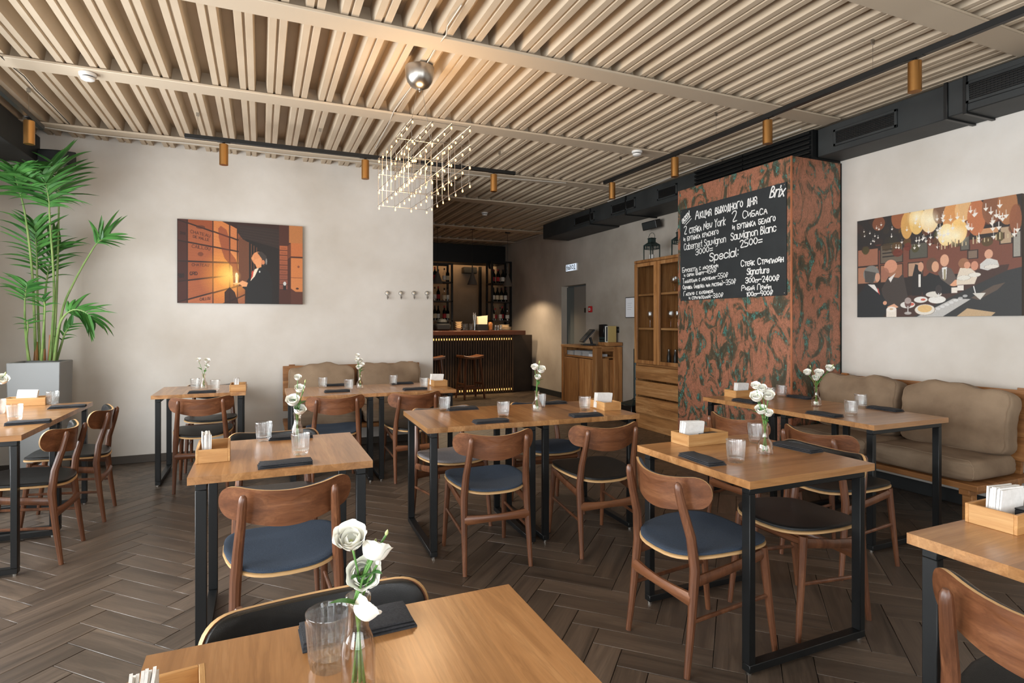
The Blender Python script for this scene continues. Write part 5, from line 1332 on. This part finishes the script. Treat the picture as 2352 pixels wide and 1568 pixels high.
frond([b(240, 6.16), pl(225, 900, 6.12), pl(220, 650, 6.08), pl(205, 480, 6.02)], .50, 14, .30, .7, spread=58)
frond([b(265, 6.2), pl(268, 950, 6.22), pl(300, 720, 6.24), pl(360, 600, 6.24)], .50, 12, .30, .7, spread=58)
frond([b(175, 6.08), pl(160, 1180, 6.03), pl(168, 1100, 6.0), pl(165, 1060, 5.98)], .60, 3, .13, .6, spread=85)
frond([b(250, 6.1), pl(262, 1130, 6.0), pl(270, 980, 5.95), pl(255, 930, 5.93)], .55, 4, .15, .5, spread=70)
frond([b(340, 6.18), pl(370, 1200, 6.16), pl(395, 1130, 6.14), pl(440, 1080, 6.12)], .40, 5, .15, .5, spread=45)
for (x, h_) in ((215, .16), (300, .22), (262, .10)):
    q = b(x, 6.14); MB().tube([q - Vector((0, 0, .0)), q + Vector((.004, 0, h_))], [.017, .010], 8).build('cut_stalk', M['cabinet_wood'], pal)
# ================================================================== TABLE SETTINGS
def atd(x, y, d):
    q = ray(x, y); return Vector((q[0] * d, q[1] * d, HC + q[2] * d))
def dep(v): return v.x * SN + v.y * CS
# ribbed tumbler
NR = 26
def rib(j, k): return 1 + (.040 * math.cos(2 * PI * k / 4) if 3 <= j <= 4 else 0)
tb = MB().lathe([(.0, .001), (.030, 0), (.0325, .004), (.0335, .016), (.0385, .078), (.0400, .084), (.0405, .093), (.0400, .0945), (.0388, .093), (.0375, .084), (.0360, .075), (.0310, .022), (.0, .020)], NR * 4, 0, mod=rib).mesh('tumbler_wall', M['ribbed_glass'])
tbl = MB().lathe([(.0, .0215), (.0305, .0215), (.0325, .040), (.0, .040)], 32).mesh('water', M['water'])
TNAME = {'fg': 'the foreground table', 't2': 'the front left table', 'mid': 'the centre tables', 'tr': 'the square right table', 's': 'the sofa tables at right', 'b': 'the back sofa tables', 'w': 'the small wall table', 'l': 'the left edge tables', 'r': 'the cut off right table'}
def glass_at(px, py, label):
    q = onz(px, py, TZ)
    rr = thing('water_glass', label, 'glass', q, random.uniform(0, 1), group='ribbed water glasses')
    link('tumbler_wall', tb, rr); link('water', tbl, rr)
for px, py, lb in ((757, 1528, 'ribbed water glass on the foreground table beside the bouquet'),
                   (606, 1012, 'ribbed water glass on the front left table, left and farther one'), (690, 1043, 'ribbed water glass on the front left table before the vase'),
                   (1021, 943, 'ribbed water glass on the centre tables, leftmost'), (1156, 956, 'ribbed water glass on the centre tables behind the middle napkin'), (1241, 935, 'ribbed water glass on the centre tables hidden behind the vase'), (1343, 942, 'ribbed water glass on the centre tables beside the napkin box'),
                   (1690, 1060, 'ribbed water glass on the square right table, in front of the vase'), (1737, 1016, 'ribbed water glass on the square right table, behind the vase'),
                   (1955, 953, 'ribbed water glass on the sofa tables at right, nearest'), (1977, 936, 'ribbed water glass on the sofa tables at right, next to the sofa cushion'), (1795, 911, 'ribbed water glass on the sofa tables at right, before the column corner'), (1768, 917, 'ribbed water glass on the sofa tables at right, behind white blooms'),
                   (741, 890, 'ribbed water glass on the back sofa tables, leftmost'), (801, 895, 'ribbed water glass on the back sofa tables, left of the vase'), (903, 884, 'ribbed water glass on the back sofa tables, right of the vase'), (974, 891, 'ribbed water glass on the back sofa tables beside the napkin box'),
                   (448, 893, 'ribbed water glass on the small wall table, left of the vase'), (494, 897, 'ribbed water glass on the small wall table, right of the vase'),
                   (34, 964, 'ribbed water glass on the left edge tables, nearest whole one'), (121, 928, 'ribbed water glass on the left edge tables beside the napkin box'), (-4, 950, 'ribbed water glass on the left edge tables cut by the frame')):
    glass_at(px, py, lb)
# folded charcoal napkins
nm = MB()
for (x0, x1, y0, y1, z0, z1) in ((-.105, .105, -.044, .044, 0, .006), (-.104, .105, -.044, .043, .0062, .012), (-.102, .104, -.043, .042, .0122, .0175)):
    n0 = len(nm.v)
    nm.bx(x0, x1, y0, y1, z0, z1)
def nap_mesh(seed, th=1.0):
    rn = random.Random(seed); a = rn.uniform(0, 6)
    layers = []
    for li in range(3):
        z0 = .0062 * li * th; m = MB()
        def top(u, v_, z0=z0, dz=.006 * th, li=li):
            x = (u - .5) * (.21 - .004 * li); y = (v_ - .5) * (.088 - .003 * li); e = min(u, 1 - u, v_, 1 - v_)
            return (x + .002 * li * math.sin(a), y, z0 + dz * min(1, .45 + e * 9) + .0012 * math.sin(9 * u + 5 * v_ + a + li))
        m.grid(top, 10, 5); n = len(m.v)
        m.add([(x, y, z0) for x, y, z in m.v], [tuple(reversed(f)) for f in m.f[:50]])
        ring = list(range(11)) + [11 * j + 10 for j in range(1, 6)] + [55 + i for i in range(9, -1, -1)] + [11 * j for j in range(4, 0, -1)]
        for p_, q_ in zip(ring, ring[1:] + ring[:1]): m.f.append((p_, p_ + n, q_ + n, q_)); m.m.append(0)
        layers.append(m.mesh('fold', M['charcoal_cloth']))
    return layers
NAP = [nap_mesh(1), nap_mesh(2), nap_mesh(3)]
def napkin(px, py, rz, label, i=[0]):
    q = onz(px, py, TZ + .006); i[0] += 1
    rr = thing('cloth_napkin', label, 'napkin', (q.x, q.y, TZ + .0003), rz, group='folded charcoal napkins')
    for l_ in NAP[i[0] % 3]: link('fold', l_, rr)
for px, py, rz, lb in ((822, 1436, R(2), 'folded dark napkin on the foreground table behind the glass'),
                       (655, 1064, R(2), 'folded dark napkin on the front left table, at the near edge'), (668, 1003, 0, 'folded dark napkin on the front left table, at the far side'),
                       (1062, 938, R(-2), 'folded dark napkin on the centre tables, far left'), (1127, 967, R(-2), 'folded dark napkin on the centre tables, near left'), (1268, 925, R(-4), 'folded dark napkin on the centre tables, far right'), (1346, 953, R(-4), 'folded dark napkin on the centre tables, near right before the box'),
                       (1611, 1054, H90 - R(4), 'folded dark napkin on the square right table, left one'), (1830, 1027, H90 + R(3), 'folded dark napkin on the square right table, right one'),
                       (1893, 951, H90, 'folded dark napkin on the sofa tables, near left beside the glass'), (2032, 939, H90, 'folded dark napkin on the sofa tables, near right by the cushion'), (1714, 921, H90, 'folded dark napkin on the sofa tables, far left by the box'), (1838, 912, H90, 'folded dark napkin on the sofa tables, far right behind the vase'),
                       (772, 884, 0, 'folded dark napkin on the back sofa tables, far left'), (774, 898, 0, 'folded dark napkin on the back sofa tables, near left'), (924, 880, 0, 'folded dark napkin on the back sofa tables, far right'), (953, 893, 0, 'folded dark napkin on the back sofa tables, near right'),
                       (464, 900, 0, 'folded dark napkin on the small wall table'),
                       (66, 970, R(8), 'folded dark napkin on the left edge tables, nearer one'), (155, 934, R(4), 'folded dark napkin on the left edge tables, farther one')):
    napkin(px, py, rz, lb)
# wooden napkin boxes
bl_, bs_, bh2, bt_ = .245, .130, .056, .009
bm_base = MB().bx(-bl_ / 2 + bt_, bl_ / 2 - bt_, -bs_ / 2 + bt_, bs_ / 2 - bt_, 0, .008).mesh('bottom', M['oak_box'])
bm_long = MB().bx(-bl_ / 2, bl_ / 2, -bt_ / 2, bt_ / 2, 0, bh2).mesh('long_side', M['oak_box'], bevel=.001)
bm_end = MB().bx(-bs_ / 2 + bt_, bs_ / 2 - bt_, -bt_ / 2, bt_ / 2, 0, bh2).mesh('short_side', M['oak_box'], bevel=.001)
def sheet(seed):
    rn = random.Random(seed); a = rn.uniform(0, 6); m = MB()
    sk = .012 + rn.uniform(-.003, .004)
    def fn(u, v_): return ((u - .5) * .118 + sk * v_, .0012 * math.sin(4 * u + a) * v_, .009 + v_ * .098 * (1 - .05 * u + .03 * math.sin(a)))
    m.grid(fn, 8, 5); n = len(m.v); m.add([(x, y + .0042, z) for x, y, z in m.v], [tuple(reversed(f)) for f in m.f[:40]])
    ring = list(range(9)) + [9 * j + 8 for j in range(1, 6)] + [45 + i for i in range(7, -1, -1)] + [9 * j for j in range(4, 0, -1)]
    for p_, q_ in zip(ring, ring[1:] + ring[:1]): m.f.append((p_, p_ + n, q_ + n, q_)); m.m.append(0)
    return m.mesh('paper_sheet', M['tissue'])
SH = [sheet(i) for i in range(8)]
def nbox(px, py, z, rz, anchor, where, sx=-.04, dark=True, rot_n=0.0, sy_=.012):
    """anchor = which local corner (sx, sy) sits at the pixel"""
    q = onz(px, py, z); c, s = math.cos(rz), math.sin(rz); ax, ay = anchor[0] * bl_ / 2, anchor[1] * bs_ / 2
    o = Vector((q.x - (ax * c - ay * s), q.y - (ax * s + ay * c), TZ + .0003))
    rr = thing('napkin_box', 'open oak box for napkins on %s' % where, 'box', o, rz, group='oak napkin boxes')
    link('bottom', bm_base, rr)
    for sy in (-1, 1): link('long_side', bm_long, rr, (0, sy * (bs_ / 2 - bt_ / 2), 0)); link('short_side', bm_end, rr, (sy * (bl_ / 2 - bt_ / 2), 0, 0), (0, 0, H90))
    Mx = Matrix.Translation(o) @ Matrix.Rotation(rz, 4, 'Z')
    rn_ = thing('paper_napkins', 'stack of white paper napkins standing in the box on %s' % where, 'paper napkins', Mx @ Vector((sx, sy_, 0)), rz + rot_n, group='white paper napkins')
    for i in range(8): link('paper_sheet', SH[i], rn_, (0, -.018 + .0045 * i, 0))
    if dark:
        rk = thing('card_sleeve', 'dark folded sleeve lying in the box on %s' % where, 'sleeve', Mx @ Vector((.045 if rot_n == 0 else -.05, -.02 if rot_n == 0 else 0, .009)), rz, group='dark sleeves in the boxes')
        MB().bx(-.055, .055, -.03, .03, 0, .034).build('sleeve_body', M['charcoal_cloth'], rk, bevel=.004); MB().bx(-.056, .056, -.031, .031, .0345, .038).build('flap', M['black_leather'], rk, bevel=.001)
    return o
nbox(1582, 1027, TZ, 0, (-1, -1), 'the square right table', -.045)
nbox(1388, 944, TZ, H90 - R(3), (-1, 1), 'the centre tables', .0, False, -H90)
nbox(449, 1066, TZ, H90 + R(2), (-1, 1), 'the front left table', .0, False, R(4), .030)
nbox(1691, 914, TZ, 0, (-1, -1), 'the sofa tables at right', .0)
nbox(997, 888, TZ, H90, (-1, 1), 'the back sofa tables', .0, False, -H90)
nbox(527, 899, TZ, H90, (-1, 1), 'the small wall table', -.02, False, 0)
nbox(104, 930, TZ, 0, (1, -1), 'the left edge tables', -.01, False)
nbox(2337, 1231, TZ, 0, (-1, -1), 'the cut off right table', -.03)
nbox(471, 1521, TZ + bh2, H90 + R(6), (1, -1), 'the foreground table at lower left', -.02, False, 0)

# vases
va = MB().lathe([(.0, .001), (.030, 0), (.0345, .004), (.0355, .018), (.0345, .036), (.028, .056), (.018, .070), (.0145, .084), (.0140, .120), (.0165, .127), (.0180, .129), (.0180, .135), (.0160, .137), (.0135, .130), (.0118, .120), (.0120, .084), (.016, .070), (.0255, .056), (.0315, .036), (.0325, .012), (.0, .010)], 32).mesh('vase_glass', M['amber_glass'])
vb = MB().lathe([(.0, .001), (.024, 0), (.0265, .004), (.0265, .075), (.022, .092), (.0165, .106), (.0160, .140), (.0190, .146), (.0200, .149), (.0200, .156), (.0178, .158), (.0145, .148), (.0140, .108), (.0195, .092), (.0235, .075), (.0235, .010), (.0, .008)], 32).mesh('vase_glass', M['amber_glass'])
vw = MB().lathe([(.0, .0125), (.0305, .0125), (.0300, .034), (.0, .034)], 24).mesh('vase_water', M['water'])
# blooms: layered petals
def petal_mesh(sc_, rim, half, hgt):
    """cupped petal: patch of a bowl; rim opens outwards"""
    prof = [(.06, 0), (.44, .06), (.76, .34), (.88, .74), (.84 * rim, 1.16 * hgt), (.84 * rim * rim, 1.36 * hgt)]
    def pr(v_):
        f = v_ * (len(prof) - 1); i = min(int(f), len(prof) - 2); t_ = f - i
        return [prof[i][q] * (1 - t_) + prof[i + 1][q] * t_ for q in (0, 1)]
    m = MB()
    def fn(u, v_):
        a = (u - .5) * 2; r_, z_ = pr(v_); th = a * half * math.sin(PI * (.18 + .62 * v_)) ** .6
        z_ = z_ - .16 * a * a * v_ ** 2 + .03 * math.sin(7 * a + 4 * v_) * v_
        r_ = r_ * (1 + .05 * math.sin(5 * a) * v_)
        return (r_ * math.sin(th) * sc_, r_ * math.cos(th) * sc_, z_ * sc_)
    return m.grid(fn, 8, 8).mesh('petal', M['petal'])
PET = [petal_mesh(.60, .80, 1.1, 1.1), petal_mesh(.84, .96, 1.0, 1.05), petal_mesh(1.05, 1.12, .95, .92)]
core = MB().lathe([(.0, 0), (.10, .02), (.14, .22), (.10, .42), (.0, .48)], 10).mesh('flower_centre', M['bud_green'])
budm = MB().lathe([(.0, 0), (.22, .12), (.34, .55), (.26, 1.1), (.10, 1.6), (.0, 1.75)], 10).mesh('bud', M['bud_green'])
budw = MB().lathe([(.0, 0), (.25, .12), (.48, .55), (.44, 1.0), (.20, 1.4), (.0, 1.5)], 10).mesh('bud', M['petal'])
def bloom_joined():
    m = MB()
    for l_, (n, k0) in enumerate(((3, 0), (5, .5), (5, .2))):
        src = PET[l_]
        for k in range(n):
            Rz = Matrix.Rotation(2 * PI * (k + k0) / n, 4, 'Z')
            m.add([Rz @ v.co for v in src.vertices], [tuple(p.vertices) for p in src.polygons])
    return m.mesh('bloom', M['petal'], recalc=False)
BJ = bloom_joined()
leafm = blade(.05, .010, .4, .4)
lm2 = leafm.copy(); lm2.materials.clear(); lm2.materials.append(M['leaf_green'])
def flower(base, neck, tip, rad, label, kind='bloom', fine=False, face=None, leaf=False):
    rr = thing('flower_stem', label, 'flower', base, 0, group='white lisianthus stems')
    tip = Vector(tip); rel = tip - base; nk = neck - base
    tcp = rad * 1.15
    up = (rel - nk).normalized()
    d_ = (face if face is not None else (up * .35 + Vector((0, 0, .45)) + Vector((-base.x, -base.y, 0)).normalized() * .55)).normalized()
    head = rel - d_ * rad * .55
    mid = nk.lerp(head, .5) + Vector((rel.x - nk.x, rel.y - nk.y, 0)) * -.12
    MB().tube([Vector((0, 0, 0)), nk * .6, nk, mid, head], [.0022, .0021, .0019, .0017, .0019], 6).build('stem', M['stem_green'], rr)
    Rm = d_.to_track_quat('Z', 'Y').to_matrix().to_4x4(); base_m = Matrix.Translation(head) @ Rm @ Matrix.Scale(rad * 0.95, 4)
    if kind == 'bud' or kind == 'wbud':
        o = link('bud', budm if kind == 'bud' else budw, rr); o.matrix_local = base_m
    elif fine:
        o = link('flower_centre', core, rr); o.matrix_local = base_m
        for l_, (n, k0) in enumerate(((4, 0), (5, .5), (6, .2))):
            for k in range(n):
                pe = link('petal', PET[l_], o); pe.matrix_local = Matrix.Rotation(2 * PI * (k + k0) / n + random.uniform(-.15, .15), 4, 'Z') @ Matrix.Rotation(random.uniform(-.12, .12), 4, 'X')
    else:
        o = link('bloom', BJ, rr); o.matrix_local = base_m @ Matrix.Rotation(random.uniform(0, 6), 4, 'Z')
    if leaf:
        o = link('leaf', lm2, rr); p = nk.lerp(head, .35)
        o.matrix_local = Matrix.Translation(p) @ Matrix.Rotation(random.uniform(0, 6), 4, 'Z') @ Matrix.Rotation(R(-35), 4, 'Y') @ Matrix.Scale(.9 + rad * 8, 4)
def vase(px, py, where, tall, fl, names, dz=0):
    q = onz(px, py, TZ)
    rr = thing('bud_vase', 'small %s glass vase holding flowers on %s' % ('straight' if tall else 'round bellied', where), 'vase', (q.x, q.y, TZ + .0003), 0, group='glass bud vases')
    link('vase_glass', vb if tall else va, rr); link('vase_water', vw, rr).scale = (.72, .72, 2.0) if tall else (1, 1, 1)
    d0 = dep(q); hN = .150 if tall else .130
    for i, (fx, fy, rp, kind) in enumerate(fl):
        rad = rp * d0 / FPX; a = i * 2.4
        b0 = Vector((q.x + .010 * math.cos(a), q.y + .010 * math.sin(a), TZ + .014)); nk = Vector((q.x - .006 * math.cos(a), q.y - .006 * math.sin(a), TZ + hN))
        tp = atd(fx, fy, d0 + .012 * math.sin(a * 1.7))
        fine = rp > 24; fc = None
        if where == TNAME['fg'] and kind == 'bloom': fc = {1: Vector((-.15, -.65, .75)), 3: Vector((.3, .3, .8)), 5: Vector((-.1, -.9, .4))}.get(i, Vector((.55, .2, .5)))
        nmx = names[i]
        flower(b0, nk, tp, rad, nmx, kind, fine, fc, leaf=(i % 2 == 0))
def nl(n, where, kinds):
    out = []; c = {'bloom': 0, 'bud': 0, 'wbud': 0}
    tot = {k: sum(1 for q in kinds if q == k) for k in c}
    for k in kinds:
        c[k] += 1; wd = 'white flower' if k == 'bloom' else 'pale green bud' if k == 'bud' else 'white bud'
        out.append(('%s in the vase on %s, %s listed from the top' % (wd, where, ORD[c[k] - 1])).replace(' listed', '') if tot[k] > 1 else 'only %s in the vase on %s' % (wd, where))
    return out
def vs_(px, py, key, tall, fl):
    fl2 = sorted(fl, key=lambda q: q[1]); vase(px, py, TNAME[key], tall, fl2, nl(len(fl2), TNAME[key], [f[3] for f in fl2]))
vs_(823, 1592, 'fg', True, [(806, 1238, 34, 'bloom'), (860, 1268, 32, 'bloom'), (832, 1316, 38, 'bloom'), (836, 1402, 33, 'bloom'), (888, 1224, 13, 'bud'), (862, 1244, 12, 'bud'), (868, 1292, 12, 'wbud')])
vs_(683, 1022, 't2', True, [(684, 868, 8, 'bloom'), (688, 894, 11, 'bloom'), (673, 922, 15, 'bloom'), (687, 943, 14, 'bloom'), (701, 876, 6, 'bud'), (697, 897, 5, 'bud')])
vs_(1233, 944, 'mid', False, [(1228, 844, 8, 'bloom'), (1243, 850, 10, 'bloom'), (1235, 867, 7, 'bloom'), (1239, 832, 5, 'bud')])
vs_(1757, 1042, 'tr', False, [(1736, 887, 10, 'bloom'), (1750, 894, 11, 'bloom'), (1738, 913, 14, 'bloom'), (1764, 910, 14, 'bloom'), (1748, 943, 13, 'bloom'), (1765, 950, 10, 'bloom'), (1770, 897, 6, 'bud')])
vs_(1875, 933, 's', False, [(1855, 856, 8, 'bloom'), (1881, 858, 10, 'bloom'), (1874, 869, 8, 'bloom'), (1905, 847, 9, 'bloom'), (1861, 841, 4, 'bud'), (1913, 839, 4, 'bud')])
vs_(827, 892, 'b', False, [(821, 817, 5, 'bloom'), (820, 827, 5, 'bloom'), (828, 828, 5, 'bloom'), (832, 838, 5, 'bloom'), (824, 844, 6, 'bloom')])
vs_(468, 893, 'w', False, [(456, 827, 5, 'bloom'), (476, 829, 6, 'bloom'), (475, 842, 5, 'bloom')])
vs_(-12, 948, 'l', True, [(4, 873, 13, 'bloom'), (12, 858, 6, 'bud')])
